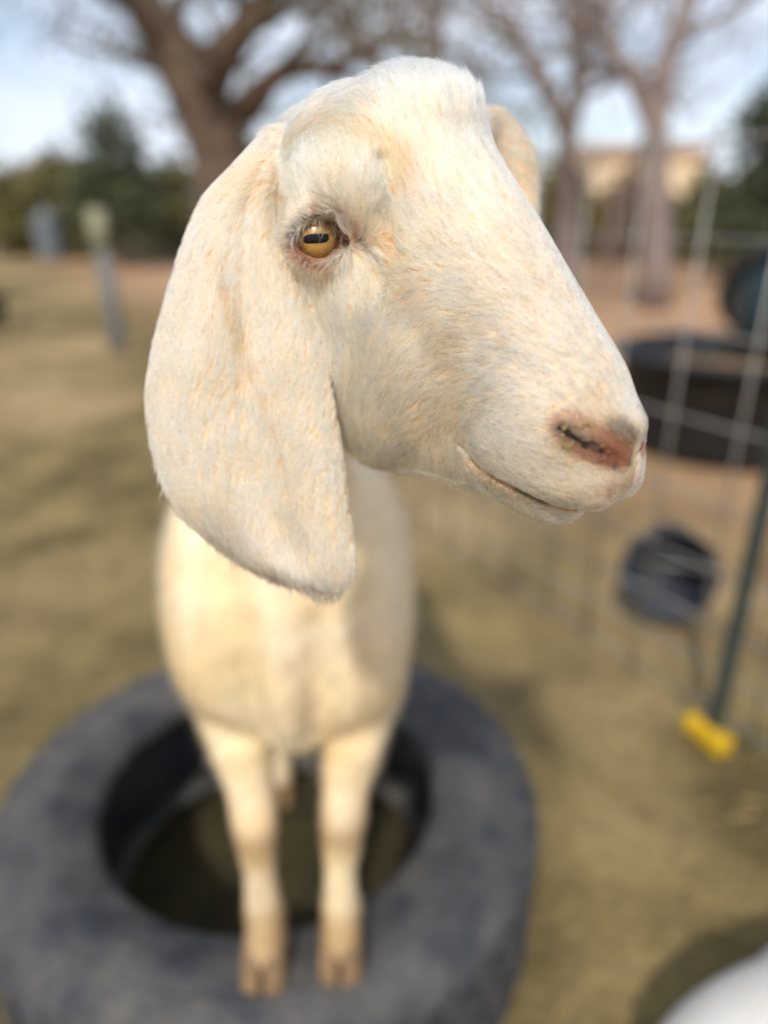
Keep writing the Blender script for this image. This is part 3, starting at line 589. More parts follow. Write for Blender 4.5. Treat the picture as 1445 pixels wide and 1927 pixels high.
# mouth
MOUTH = [(886, 862), (905, 880), (930, 897), (960, 914), (1000, 932), (1040, 949), (1080, 958), (1120, 958)]
H.chain(line(MOUTH, .05), [.12, .16, .16, .17, .17, .17, .16, .1], .10, sub=True, **MIR)
H.chain(line([(862, 838), (880, 856), (893, 868)], -.05), [.1, .14, .1], .3, sub=True, **MIR)
# nostrils and philtrum
NOST = [(1054, 804), (1074, 818), (1100, 834), (1130, 850), (1150, 860)]
_w = line([(1046, 800), (1052, 786), (1076, 795), (1108, 813), (1146, 836), (1170, 852)], .10)
_lo = line([(1050, 812), (1068, 830), (1096, 848), (1130, 864), (1160, 872)], .12)
_n = line(NOST, .22); _n2 = line(NOST[:4], .75)
H.chain(_w, [.16, .22, .24, .24, .2, .12], .14, **MIR); H.chain(_lo, [.14, .17, .17, .15, .1], .14, **MIR)
H.chain(_n, [.24, .26, .22, .15, .06], .08, sub=True, **MIR); H.chain(_n2, [.32, .36, .30, .16], .12, sub=True, **MIR)
NOSE_IN = _n + _n2
H.chain([(16.9, 0, -1.6), (17.25, 0, -2.6), (17.5, 0, -3.6), (17.2, 0, -4.8)], [.08, .12, .14, .12], .12, sub=True)

# ears: lengthwise rows of left edge / right edge and depth
def ear_points(rows, prof, nu, nv, thick, base, tuck=0.0):
    G = []
    for (lx, ly), (rx, ry), dep in rows:
        k = min(1, math.hypot(rx - lx, ry - ly) / 330) * (1 - .45 * len(G) / len(rows)); G.append([hpx(lx + (rx - lx) * v, ly + (ry - ly) * v + bow, dep + o * k + tuck * max(0, 1 - len(G) / 6.5) * max(0, v - .85) / .15) for v, o, bow in prof])
    G = np.array(G); G = catmull(G, nu); G = np.swapaxes(catmull(np.swapaxes(G, 0, 1), nv), 0, 1)
    u = np.linspace(0, 1, nu)[:, None] * np.ones((1, nv)); v = np.linspace(0, 1, nv)[None] * np.ones((nu, 1))
    r = thick * (.62 + .38 * np.sin(pi * v)) * (1 - .25 * u) + base * np.clip(1 - u / .22, 0, 1) ** 1.5
    return G, r
EAR_R = [((520, 262), (512, 330), .357), ((448, 322), (512, 398), .354), ((388, 374), (530, 458), .352), ((353, 442), (556, 515), .352),
         ((318, 550), (588, 580), .353), ((291, 655), (608, 655), .355), ((278, 745), (622, 735), .358), ((286, 830), (636, 820), .361),
         ((318, 935), (649, 910), .364), ((385, 1008), (660, 1000), .367), ((478, 1074), (665, 1072), .369), ((580, 1108), (638, 1116), .371)]
PROF_R = [(0, .016, 0), (.1, .008, 0), (.27, .0015, 0), (.43, .0045, 0), (.54, .0075, 0), (.72, .0005, 0), (.9, .001, 0), (1, .006, 0)]
GR, rR = ear_points(EAR_R, PROF_R, 130, 70, .22, .55, .014)
EAR_L = [((900, 222), (880, 300), .400), ((946, 212), (885, 330), .410), ((983, 250), (895, 370), .418), ((1005, 293), (900, 420), .423), ((1009, 350), (900, 470), .425),
         ((1004, 430), (900, 520), .423), ((980, 520), (905, 560), .418), ((945, 590), (920, 590), .414)]
PROF_L = [(0, .010, 0), (.2, 0, 0), (.5, .002, 0), (.8, .004, 0), (1, .008, 0)]
GL, rL = ear_points(EAR_L, PROF_L, 80, 50, .24, .5)
_pts = np.concatenate([GR.reshape(-1, 3), GL.reshape(-1, 3)]); _rad = np.concatenate([rR.ravel(), rL.ravel()])
skull = H.d.copy()
ear_d = H.splat(_pts, _rad, .28)
HVt, HF = H.surface(2)
# keep the piece that is the head: drop what lies at the far end of the grid
HNn = normals(HVt, HF)
ear_v = H.sample(HVt, ear_d); skull_v = H.sample(HVt, skull)
HW = h2w(HVt)
print('head verts', len(HVt))
bvh = BVHTree.FromPolygons(HW.tolist(), HF.tolist())
def hit(px, py):
    d = Vector(ray(px, py)).normalized(); r = bvh.ray_cast(Vector(CC), d)
    return np.array(r[0]) if r[0] else None
# ---- trunk, neck and legs (metres, world axes)
B = Field((-.32, .40, -.01), (.16, 1.5, 1.16), .0055 if not DEV else .009)
B.ell((-.104, .80, .735), (.114, .18, .150), .03); B.ell((-.135, 1.0, .70), (.115, .28, .16), .06); B.ell((-.16, 1.24, .69), (.105, .15, .145), .06)
B.ell((-.105, .70, .675), (.095, .085, .11), .05)
B.ell((-.205, .74, .705), (.052, .09, .15), .05); B.ell((-.016, .74, .695), (.045, .09, .15), .05)
B.chain([tuple(h2w(NECK[0])), tuple(h2w(NECK[1])), (-.096, .66, .92), (-.106, .76, .80)], [.038, .042, .055, .094], .05)
TY = .283
B.ell((-.105, .668, .612), (.036, .04, .055), .06)
B.ell((-.178, .675, .665), (.034, .035, .065), .05); B.ell((-.036, .678, .665), (.034, .035, .065), .05)
B.chain([(-.142, .612, .74), (-.145, .622, .66), (-.135, .635, .59)], [.004, .007, .004], .04, sub=True); B.chain([(-.068, .612, .74), (-.068, .622, .66), (-.078, .635, .59)], [.004, .007, .004], .04, sub=True)
def leg(pts, rad, k=.012): B.chain(pts, rad, k)
F1 = [at_y(440, 1290, .73), at_y(452, 1400, .685), at_y(470, 1480, .665), at_y(480, 1555, .64), at_y(488, 1640, .625), at_y(498, 1735, .612), at_z(497, 1790, TY + .03)]
F2 = [at_y(672, 1290, .73), at_y(662, 1400, .685), at_y(650, 1480, .665), at_y(645, 1545, .64), at_y(640, 1640, .625), at_y(642, 1725, .612), at_z(641, 1775, TY + .03)]
FR = [.058, .038, .028, .0275, .0190, .0235, .0215]
leg(F1, FR); leg(F2, FR)
for F_ in (F1, F2):
    B.ell(F_[5] + (0, .014, .004), (.024, .018, .022), .012)
    for sg in (-1, 1): B.ell(F_[5] + (sg * .014, .028, -.012), (.008, .010, .013), .006)
for sx_ in (-.215, -.100):
    B.ell((sx_, 1.22, .60), (.05, .10, .15), .04)
    leg([(sx_, 1.20, .52), (sx_, 1.13, .38), (sx_, 1.21, .24), (sx_ - .0, 1.16, .10), (sx_, 1.15, .05)], [.06, .032, .028, .021, .024])
B.chain([(-.16, 1.36, .77), (-.16, 1.42, .79), (-.16, 1.45, .83)], [.02, .018, .01], .01)
BV, BF = B.surface(2); BN = normals(BV, BF)

goat = tag(empty('goat', (-.1, .65, TY)), 'cream white goat with long drooping ears standing with its front feet on the tyre', 'goat')
nH = len(HW)
AV = np.concatenate([HW, BV]); AF = np.concatenate([HF, BF + nH])

# ---- colour of skin and coat: blobs of pigment (point, radius, colour, strength)
CREAM, WHITE, OCHRE, PINK, DARK, GREY, DRED = (np.array(c) for c in ((.72, .58, .335), (.81, .73, .56), (.63, .375, .15), (.31, .125, .075), (.07, .055, .05), (.36, .31, .28), (.10, .03, .018)))
ZH = [ # head: px, py, radius cm, colour, strength
 (640, 240, 1.0, OCHRE, .45), (690, 262, .9, OCHRE, .5), (735, 285, .8, OCHRE, .55), (757, 320, .7, OCHRE, .55), (765, 365, .5, OCHRE, .35), (600, 215, .9, OCHRE, .4), (560, 240, 1.0, OCHRE, .3),
 (735, 470, .7, OCHRE, .5), (745, 520, .8, OCHRE, .45), (755, 440, .6, OCHRE, .3), (770, 570, .9, OCHRE, .3), (700, 700, 1.6, OCHRE, .16), (640, 600, 1.2, OCHRE, .2), (860, 800, .8, OCHRE, .35), (800, 790, 1.2, OCHRE, .15),
 (505, 400, .5, OCHRE, .4), (600, 320, 1.6, OCHRE, .2), (850, 650, 1.0, OCHRE, .2), (800, 450, 1.0, OCHRE, .15), (1050, 500, 1.0, OCHRE, .14),
 (980, 640, 2.2, WHITE, .6), (1080, 700, 1.8, WHITE, .6), (900, 420, 2.5, WHITE, .4), (830, 180, 2.5, WHITE, .45), (960, 800, 1.8, WHITE, .6), (1060, 620, 1.8, WHITE, .5), (750, 160, 2.0, WHITE, .3), (930, 930, .9, WHITE, .6),
 (612, 402, .35, PINK, .6), (580, 412, .3, DARK, .35), (640, 408, .3, DARK, .45), (655, 420, .25, DARK, .35), (556, 425, .25, DARK, .4), (546, 452, .25, DARK, .35), (606, 372, .35, DARK, .25), (600, 385, .3, PINK, .35),
 (575, 492, .3, PINK, .6), (600, 498, .25, PINK, .5), (640, 480, .3, DARK, .5), (655, 470, .3, DARK, .5), (672, 462, .25, DARK, .35), (690, 470, .3, DARK * 2, .35), (705, 484, .25, DARK * 2, .35), (722, 503, .2, DARK, .35), (684, 450, .25, DARK * 2, .4),
 (1170, 805, .3, DARK, .6), (1188, 815, .26, DARK, .75), (1195, 825, .22, DARK, .7), (1178, 795, .28, DARK, .45), (1150, 790, .3, DARK, .25),
 (1159, 878, .13, DARK, .95), (1184, 872, .14, DARK, .95), (1188, 857, .12, DARK, .9), (1190, 895, .25, PINK, .6), (1180, 915, .35, PINK, .55), (1150, 925, .4, PINK, .5), (1110, 920, .4, PINK, .3), (1190, 930, .3, PINK, .5),
 (1130, 760, .7, PINK, .22), (1170, 770, .5, GREY, .3), (1000, 545, 1.2, GREY, .16)]
ZE = [ # near ear
 (440, 600, .45, OCHRE, .75), (450, 640, .45, OCHRE, .8), (470, 690, .4, OCHRE, .7), (425, 550, .5, OCHRE, .5), (490, 740, .35, OCHRE, .5), (515, 800, .35, OCHRE, .4), (530, 870, .35, OCHRE, .3), (480, 330, .9, OCHRE, .45), (490, 370, .6, OCHRE, .5), (505, 420, .5, OCHRE, .45), (430, 350, .9, OCHRE, .3),
 (460, 378, .14, DARK, .8), (570, 545, .35, DARK, .3), (560, 520, .3, GREY, .5), (440, 1010, 1.0, GREY, .6), (400, 980, .8, GREY, .5), (490, 1070, .5, PINK, .4), (515, 1083, .28, DARK, .5), (585, 1105, .3, DARK, .5), (610, 1110, .3, DARK, .45), (560, 1100, .4, PINK, .4), (360, 950, .6, OCHRE, .3), (550, 960, .4, GREY, .4), (565, 1000, .5, GREY, .35), (640, 1080, .9, GREY, .35), (330, 760, 1.2, WHITE, .4), (370, 450, 1.0, WHITE, .35), (500, 950, 1.2, WHITE, .3)]
def stroke(pts, r, c, st, gap=10):
    P = np.array(pts, float); L = np.concatenate([[0], np.cumsum(np.hypot(*np.diff(P, axis=0).T))]); q = np.linspace(0, L[-1], max(int(L[-1] / gap), 2))
    return [(np.interp(k, L, P[:, 0]), np.interp(k, L, P[:, 1]), r, c, st) for k in q]
LEATHER = stroke([(1050, 800), (1056, 784), (1080, 790), (1112, 806), (1145, 824), (1172, 842), (1186, 852)], .37, PINK * .78, .75) + stroke([(1056, 818), (1075, 834), (1100, 850), (1132, 864), (1160, 872), (1182, 872)], .35, PINK * .78, .75) + stroke([(1120, 835), (1150, 850), (1178, 862)], .33, PINK * .78, .75)
def outw(pts, k): return [(x + (x - 604) / math.hypot(x - 604, y - 449) * k, y + (y - 449) / math.hypot(x - 604, y - 449) * k) for x, y in pts]
ZH = LEATHER + ZH + stroke(outw(LID_L[:7], -1), .2, PINK * .8, .5, 6) + stroke(outw(LID_L[:7], 2), .2, PINK * .8, .5, 6) + stroke(outw(LID_L[:6], 4), .15, PINK * .8, .6, 5) + stroke(outw(LID_L[:6], 9), .16, PINK * .7, .4, 6) + stroke(outw(LID_U, 4), .15, DARK * 1.5, .6, 5) + stroke(outw(LID_U, 11), .2, DARK * 2, .3, 7) + stroke([(640, 470), (655, 458), (668, 452), (655, 440), (645, 428)], .20, PINK * 1.2, .3, 6) + stroke([(548, 452), (558, 430), (577, 412), (604, 404), (630, 408), (648, 424)], .26, DARK, .22, 9)
ZH += stroke([(1150, 800), (1172, 806), (1190, 818), (1197, 830)], .36, DARK, .42, 9) + stroke([(1130, 905), (1160, 915), (1190, 905)], .4, PINK, .25, 14) + stroke([(1090, 935), (1130, 935), (1175, 925)], .35, PINK, .25, 14)
ZH += stroke([(552, 470), (572, 488), (596, 498), (618, 493)], .22, PINK * .7, .4, 7) + stroke([(625, 487), (645, 474), (668, 462), (690, 468), (712, 492), (724, 506)], .22, DARK * 1.6, .33, 8) + stroke([(590, 392), (612, 384), (640, 396), (660, 425), (684, 446)], .28, PINK, .2, 10) + stroke([(548, 440), (566, 416), (590, 402), (620, 398), (645, 410)], .3, DARK, .13, 9)
ZE += stroke([(385, 1000), (440, 1045), (500, 1080), (560, 1102), (620, 1110)], .5, np.array((.26, .19, .14)), .45, 12) + stroke([(495, 1076), (530, 1088)], .32, DARK, .5, 9) + stroke([(570, 1096), (625, 1106)], .3, DARK, .5, 9) + stroke([(400, 470), (425, 540), (445, 620), (470, 690), (500, 770), (530, 850), (545, 920)], .3, OCHRE * .8, .28, 14) + stroke([(548, 505), (565, 540), (580, 570)], .25, DARK, .2, 10)
ZH += stroke([(575, 230), (620, 232), (680, 255), (730, 285), (757, 325), (768, 370)], .7, OCHRE, .22, 14) + stroke([(735, 440), (738, 500), (752, 560)], .6, OCHRE, .22, 14) + stroke([(500, 300), (500, 370), (520, 430)], .6, OCHRE, .2, 12) + stroke([(640, 560), (690, 620), (720, 700)], 1.2, OCHRE, .07, 24) + stroke([(830, 620), (860, 700), (865, 790)], .7, OCHRE, .10, 18)
ZH += stroke([(888, 864), (905, 880), (925, 894)], .17, PINK, .7, 7) + stroke([(925, 894), (938, 901)], .16, DARK, .7, 6) + stroke([(940, 903), (966, 916)], .2, PINK * 1.1, .75, 7) + stroke([(972, 921), (990, 930), (1012, 939), (1030, 946)], .19, DARK, .85, 7) + stroke([(1035, 948), (1060, 955), (1100, 958), (1140, 950)], .18, PINK, .6, 8)
def zones(Z):
    out = []
    for px, py, r, c, s in Z:
        p = hit(px, py)
        if p is not None: out.append((w2h(p), r, c, s))
    return out
zh, ze = zones(ZH), zones(ZE)
leather = zones(LEATHER)
zh += [(np.array(p), .42, DRED, .8) for p in NOSE_IN]
zh += [(on_eye(x, y, EYE_R + .08), .19, PINK * .85, .55) for x, y in catmull(np.array(LID_L, float), 26)] + [(on_eye(x, y, EYE_R + .12), .2, DARK * 1.8, .45) for x, y in catmull(np.array(LID_U, float), 26)]
mouthz = zones(stroke(MOUTH, .17, PINK, 1, 7))
def vnoise(P, s, seed):
    rs = np.random.RandomState(seed); q = P / s; t = np.zeros(len(P))
    for _ in range(10):
        k = rs.normal(size=3) * 1.3; t += np.sin(q @ k * 2 + rs.uniform(0, 6.28))
    return t / 4.5
def coat_colour(P, ear, skin=False):
    Pm = P.copy(); Pm[:, 1] = np.where((P[:, 1] > 0) & ~ear, -P[:, 1], P[:, 1])
    n = vnoise(P, 2.2, 3)[:, None]; n2 = vnoise(P, .8, 5)[:, None]
    C = CREAM + (WHITE - CREAM) * np.clip(.5 + .3 * n, 0, 1); C = C + (OCHRE - C) * np.clip(.05 + .05 * n2 - .05 * n, 0, .2)
    for Z, msk in ((zh, ~ear), (ze, ear)):
        for p, r, c, s in Z:
            d2 = ((Pm - p) ** 2).sum(1); near = np.where(msk & (d2 < (2.4 * r) ** 2))[0]
            if len(near) == 0: continue
            w = min(s * (1.45 if c is OCHRE else 1), .95) * np.exp(-(d2[near] / (r * r)))[:, None]; C[near] = C[near] + (c - C[near]) * w
    return C
isear = (ear_v < skull_v) & (ear_v < .35)
vc = np.ones((len(AV), 4)); vc[:nH, :3] = coat_colour(HVt, isear) * np.array([.80, .69, .60])
# inside of the nostrils and the mouth line stay bare pink skin
bodyc = CREAM + (WHITE - CREAM) * np.clip(.4 + .35 * vnoise(BV * 100, 9, 8), 0, 1)[:, None]
bodyc = bodyc + (OCHRE - bodyc) * np.clip(.22 + .2 * vnoise(BV * 100, 6, 11), 0, .5)[:, None]
bodyc = bodyc * (1 + .10 * vnoise(BV * 100, 1.6, 17))[:, None]
for F_, dz in ((F1, -.014), (F2, -.004)):
    for zc_, hz_, st_ in ((F_[3][2] + dz, .034, .72), (TY + .050, .028, .8), (TY + .10, .015, .25)):
        pc = F_[3] if zc_ > TY + .11 else F_[6]
        w = st_ * np.exp(-((BV[:, 2] - zc_) / hz_) ** 2 - (np.hypot(BV[:, 0] - pc[0], (BV[:, 1] - pc[1]) * .7) / .06) ** 4)[:, None]; bodyc = bodyc + (np.array((.27, .155, .055)) - bodyc) * w
bodyc = bodyc * np.array([.96, .95, .96])
vc[nH:, :3] = bodyc

def attr_mat(name, attr, rough, trans=0.0, spec=.25, vary=0.0):
    m = bpy.data.materials.new(name); m.use_nodes = True; n, l = m.node_tree.nodes, m.node_tree.links; b = n['Principled BSDF']
    a = n.new('ShaderNodeAttribute'); a.attribute_name = attr; l.new(a.outputs['Color'], b.inputs['Base Color'])
    b.inputs['Roughness'].default_value = rough; b.inputs['Specular IOR Level'].default_value = spec
    if trans:
        t = n.new('ShaderNodeBsdfTranslucent'); l.new(a.outputs['Color'], t.inputs['Color']); mx = n.new('ShaderNodeMixShader'); mx.inputs[0].default_value = trans
        l.new(b.outputs[0], mx.inputs[1]); l.new(t.outputs[0], mx.inputs[2]); l.new(mx.outputs[0], n['Material Output'].inputs['Surface'])
    return m
M_skin = attr_mat('goat_skin', 'coat_tint', .55, spec=.3)
_n = M_skin.node_tree.nodes; _b = _n['Principled BSDF']; _z = _n.new('ShaderNodeTexNoise'); _z.inputs['Scale'].default_value = 900; _bp = _n.new('ShaderNodeBump'); _bp.inputs['Strength'].default_value = .35; _bp.inputs['Distance'].default_value = .0006
_t = _n.new('ShaderNodeTexCoord'); M_skin.node_tree.links.new(_t.outputs['Object'], _z.inputs['Vector']); M_skin.node_tree.links.new(_z.outputs['Fac'], _bp.inputs['Height']); M_skin.node_tree.links.new(_bp.outputs[0], _b.inputs['Normal'])
body = mesh_np('body', AV, AF, M_skin, goat)
ca = body.data.attributes.new('coat_tint', 'FLOAT_COLOR', 'POINT'); ca.data.foreach_set('color', vc.astype(np.float32).ravel())
# ---- hooves: two claws each
M_hoof = mat('hoof_horn', srgb(138, 112, 82), .6, srgb(104, 84, 62), 60, .3, 200)
def hoof(c, parent, sc=1.0):
    for sg in (-1, 1):
        pr = [(.030, 0), (-.036, 0), (-.040, .006), (-.022, .040), (.020, .044), (.032, .022)]; V = []; F = []
        for k, (xo, q) in enumerate(((.002, .93), (.010, 1.0), (.019, .97), (.025, .86))):
            V += [(c[0] + sg * xo * sc, c[1] + (y_ * q - (.004 if k in (0, 1) else 0)) * sc, c[2] + z_ * (q if z_ > .01 else 1) * sc) for y_, z_ in pr]
        m_ = len(pr)
        for k in range(3): F += [(k * m_ + i, k * m_ + (i + 1) % m_, (k + 1) * m_ + (i + 1) % m_, (k + 1) * m_ + i) for i in range(m_)]
        F += [tuple(range(m_))[::-1], tuple(3 * m_ + i for i in range(m_))]
        h_ = mesh_np('hoof_claw', V, F, M_hoof, parent, True); bv = h_.modifiers.new('soft', 'BEVEL'); bv.width = .003; bv.segments = 2
for F_ in (F1, F2): hoof((F_[6][0], F_[6][1] + .006, TY - .001), goat, 1.02)
for sx_ in (-.215, -.100): hoof((sx_, 1.145, .0), goat)
# ---- eyes
M_ball = mat('eye_white', srgb(176, 106, 92), .25, srgb(150, 84, 74), 300, coat=.8)
M_iris = bpy.data.materials.new('iris_gold'); M_iris.use_nodes = True
n, l = M_iris.node_tree.nodes, M_iris.node_tree.links; b = n['Principled BSDF']
t = n.new('ShaderNodeTexCoord'); sp = n.new('ShaderNodeSeparateXYZ'); l.new(t.outputs['Object'], sp.inputs[0])
ln = n.new('ShaderNodeVectorMath'); ln.operation = 'LENGTH'; cx_ = n.new('ShaderNodeCombineXYZ'); l.new(sp.outputs[0], cx_.inputs[0]); l.new(sp.outputs[1], cx_.inputs[1]); l.new(cx_.outputs[0], ln.inputs[0])
nz = n.new('ShaderNodeTexNoise'); nz.inputs['Scale'].default_value = 700; nz.inputs['Detail'].default_value = 6; l.new(t.outputs['Object'], nz.inputs['Vector'])
ma = n.new('ShaderNodeMath'); ma.operation = 'MULTIPLY_ADD'; ma.inputs[1].default_value = .0060; l.new(nz.outputs['Fac'], ma.inputs[0]); l.new(ln.outputs['Value'], ma.inputs[2])
rp = n.new('ShaderNodeValToRGB'); l.new(ma.outputs[0], rp.inputs[0]); e = rp.color_ramp.elements
mr = n.new('ShaderNodeMath'); mr.operation = 'MULTIPLY'; mr.inputs[1].default_value = 80; l.new(ma.outputs[0], mr.inputs[0]); l.new(mr.outputs[0], rp.inputs[0])
e[0].position = .30; e[0].color = srgb(122, 86, 38); e[1].position = 1.0; e[1].color = srgb(74, 46, 20)
for p_, c_ in ((.55, srgb(168, 130, 68)), (.78, srgb(144, 106, 48)), (.92, srgb(104, 72, 32))):
    q = e.new(p_); q.color = c_
l.new(rp.outputs[0], b.inputs['Base Color']); b.inputs['Roughness'].default_value = .35; b.inputs['Coat Weight'].default_value = .6; b.inputs['Coat Roughness'].default_value = .03
M_pupil = mat('pupil_black', (.004, .004, .005, 1), .4, coat=.25, spec=.1)
ax = on_eye(598, 448, EYE_R) - EYE_C; ax /= np.linalg.norm(ax)
long_ = HM.T @ (CR * cos(radians(7)) + CU * sin(radians(7))); long_ -= ax * (long_ @ ax); long_ /= np.linalg.norm(long_)
def sph(th, ph, r): return (r * sin(th) * cos(ph), r * sin(th) * sin(ph), r * cos(th))
def cap(outline, r, rings=10):
    V = [(0, 0, r)]; F = []; m = len(outline)
    for i in range(1, rings + 1):
        for (u, v) in outline:
            x, y = u * i / rings, v * i / rings; V.append((x, y, math.sqrt(max(r * r - x * x - y * y, 0))))
    for k in range(m): F.append((0, 1 + k, 1 + (k + 1) % m))
    for i in range(rings - 1):
        for k in range(m): a = 1 + i * m; F.append((a + k, a + m + k, a + m + (k + 1) % m, a + (k + 1) % m))
    return V, F
for sg in (1, -1):
    c = h2w(EYE_C * (1, sg, 1)); a = HM @ (ax * (1, sg, 1)); u = HM @ (long_ * (1, sg, 1)); w_ = np.cross(a, u)
    MW = Matrix.Translation(c) @ Matrix(np.stack([u, w_, a], 1).tolist()).to_4x4()
    sphv = MB(); sphv.lathe([(EYE_R / 100 * sin(pi * k / 24), EYE_R / 100 * cos(pi * k / 24)) for k in range(25)], seg=48)
    eb = sphv.build('eyeball', M_ball, None, True); eb.parent = goat; eb.matrix_parent_inverse = Matrix.Translation(-Vector(goat.location)); eb.matrix_basis = MW
    V, F = cap([(.0102 * cos(2 * pi * k / 56), .0102 * sin(2 * pi * k / 56)) for k in range(56)], EYE_R / 100 * 1.004)
    ir = mesh_np('iris', V, F, M_iris); ir.parent = eb
    def rr(k):
        q = 2 * pi * k / 48; f = lambda z: math.copysign(abs(z) ** .62, z); return (.0062 * f(cos(q)) - .0008, .0022 * f(sin(q)) + .0002 * cos(3 * q))
    V, F = cap([rr(k) for k in range(48)], EYE_R / 100 * 1.008)
    pu = mesh_np('pupil', V, F, M_pupil); pu.parent = eb

    cc = on_eye(651, 446, EYE_R * 1.0) * (1, sg, 1); Vt = []
    te = MB(); te.lathe([(sin(pi * k / 10), cos(pi * k / 10)) for k in range(11)], seg=20)
    tm = te.build('third_eyelid', mat('wet_pink', srgb(196, 118, 108), .25, srgb(170, 92, 84), 300, coat=.8), None, True); tm.parent = goat; tm.matrix_parent_inverse = Matrix.Translation(-Vector(goat.location))
    tm.matrix_basis = Matrix.Translation(h2w(cc)) @ Matrix(np.stack([u, w_, a], 1).tolist()).to_4x4() @ Matrix.Diagonal((.0055, .0048, .0034, 1))

# ---- coat: short hair lying along the flow of the face
rng = np.random.RandomState(7)
FLOW_H = [(1150, 740, -.5, -.85), (1100, 740, -.55, -.8), (1050, 740, -.75, -.6), (1190, 760, -.35, -.9), (1120, 600, -.5, -.86), (1060, 520, -.52, -.85), (1000, 430, -.5, -.86), (930, 330, -.45, -.9),
 (1040, 600, -.62, -.78), (1000, 560, -.8, -.6), (960, 520, -.8, -.55), (940, 470, -.7, -.7), (880, 400, -.6, -.8), (900, 600, -.97, .1), (950, 660, -1, -.05), (1010, 680, -.9, -.4), (860, 540, -.95, -.2), (820, 480, -.85, -.4), (800, 400, -.6, -.75),
 (790, 560, -.85, .45), (800, 640, -.75, .6), (740, 600, -.6, .8), (700, 640, -.45, .9), (650, 600, -.15, 1), (760, 740, -.6, .75), (700, 780, -.35, .95), (800, 830, -.5, .8), (860, 760, -.85, .5), (930, 740, -1, .1), (990, 770, -1, 0), (960, 850, -.9, -.25), (1020, 880, -.9, -.35), (1080, 900, -.85, -.4), (1150, 920, -.75, -.5), (1195, 905, -.6, -.5), (870, 860, -.5, .8),
 (930, 925, -.3, .95), (980, 955, -.35, .9), (880, 890, -.2, 1), (1020, 830, -.95, -.2), (1030, 790, -1, -.1),
 (600, 360, -.2, -1), (650, 370, .05, -1), (560, 395, -.75, -.6), (535, 440, -1, -.1), (540, 480, -.8, .5), (580, 520, -.25, 1), (630, 520, .05, 1), (680, 510, .25, .95), (700, 420, .45, -.9), (690, 380, .2, -1), (715, 470, .5, .6), (740, 430, -.2, -.9),
 (580, 300, -.45, -.9), (640, 300, -.25, -.95), (690, 320, 0, -1), (540, 330, -.7, -.6), (600, 235, -.8, .0), (560, 260, -.85, .1), (680, 240, -.75, -.4), (740, 290, -.35, -.9), (770, 340, -.35, -.9), (830, 260, -.2, -1), (880, 260, -.4, -.9), (810, 170, -.15, -1), (870, 190, -.4, -.9), (740, 170, -.45, -.8), (660, 165, -.9, -.2), (610, 185, -.85, .3), (830, 330, -.2, -.8), (510, 400, -.2, .95)]
FLOW_E = [(480, 320, -.75, .6), (430, 350, -.7, .7), (400, 420, -.45, .9), (480, 420, -.3, .95), (370, 520, -.3, .95), (430, 560, .05, 1), (520, 520, -.05, 1), (570, 580, -.15, 1), (340, 680, -.2, 1), (420, 700, -.25, .97), (480, 700, .15, 1), (560, 700, -.3, .95), (330, 820, .05, 1), (420, 850, -.15, 1), (520, 850, -.1, 1), (600, 820, -.2, 1), (380, 950, .35, .95), (480, 980, .05, 1), (560, 980, -.1, 1), (630, 960, -.15, 1), (480, 1060, .4, .9), (560, 1080, .3, .95), (630, 1080, .0, 1)]
def flow_table(T):
    P, D = [], []
    for px, py, dx, dy in T:
        p = hit(px, py)
        if p is None: continue
        z = (p - CC) @ CF; d = CR * dx - CU * dy; r = ray(px, py); d = d  # image-plane direction, made tangent later
        P.append(w2h(p)); D.append(HM.T @ d)
    return np.array(P), np.array(D)
fH, fE = flow_table(FLOW_H), flow_table(FLOW_E)
def flow(P, N, ear):
    far = (P[:, 1] > 0); s = np.where(far, -1., 1.)[:, None] * np.array([0, 1, 0]) + np.array([1, 0, 1]); Q = P * s; n = N * s
    out = np.zeros_like(P)
    for (cp, cd), m, pw in ((fH, ~ear, .35), (fE, ear, .5)):
        I = np.where(m)[0]
        for a in range(0, len(I), 20000):
            j = I[a:a + 20000]; d2 = ((Q[j][:, None] - cp[None]) ** 2).sum(2) + .02; w = d2 ** -1.6
            v = (w[:, :, None] * cd[None]).sum(1); v -= n[j] * (v * n[j]).sum(1, keepdims=True); out[j] = v
    out /= np.linalg.norm(out, axis=1, keepdims=True) + 1e-9
    return out * s
def sample_surface(V, N, F, n, wt):
    T = np.concatenate([F[:, [0, 1, 2]], F[:, [0, 2, 3]]]); A = .5 * np.linalg.norm(np.cross(V[T[:, 1]] - V[T[:, 0]], V[T[:, 2]] - V[T[:, 0]]), axis=1) * wt[T].mean(1)
    i = np.searchsorted(np.cumsum(A) / A.sum(), rng.rand(n)); i = np.minimum(i, len(T) - 1); t = T[i]; u = rng.rand(n, 2); f = u.sum(1) > 1; u[f] = 1 - u[f]; w = np.stack([1 - u.sum(1), u[:, 0], u[:, 1]], 1)
    return (V[t] * w[:, :, None]).sum(1), (N[t] * w[:, :, None]).sum(1), t, w
def make_curves(name, P, R, C, m, parent):
    n, k = P.shape[:2]; hc = bpy.data.hair_curves.new(name); hc.add_curves([k] * n)
    hc.attributes['position'].data.foreach_set('vector', P.astype(np.float32).ravel())
    ra = hc.attributes.get('radius') or hc.attributes.new('radius', 'FLOAT', 'POINT'); ra.data.foreach_set('value', R.astype(np.float32).ravel())
    a = hc.attributes.new('hair_tint', 'FLOAT_COLOR', 'CURVE'); a.data.foreach_set('color', np.concatenate([C, np.ones((n, 1))], 1).astype(np.float32).ravel())
    hc.materials.append(m); o = link(name, hc); o.parent = parent; o.matrix_parent_inverse = Matrix.Translation(-Vector(parent.location)); return o
M_hair = bpy.data.materials.new('goat_hair'); M_hair.use_nodes = True
_n, _l = M_hair.node_tree.nodes, M_hair.node_tree.links; _n.remove(_n['Principled BSDF']); _a = _n.new('ShaderNodeAttribute'); _a.attribute_name = 'hair_tint'
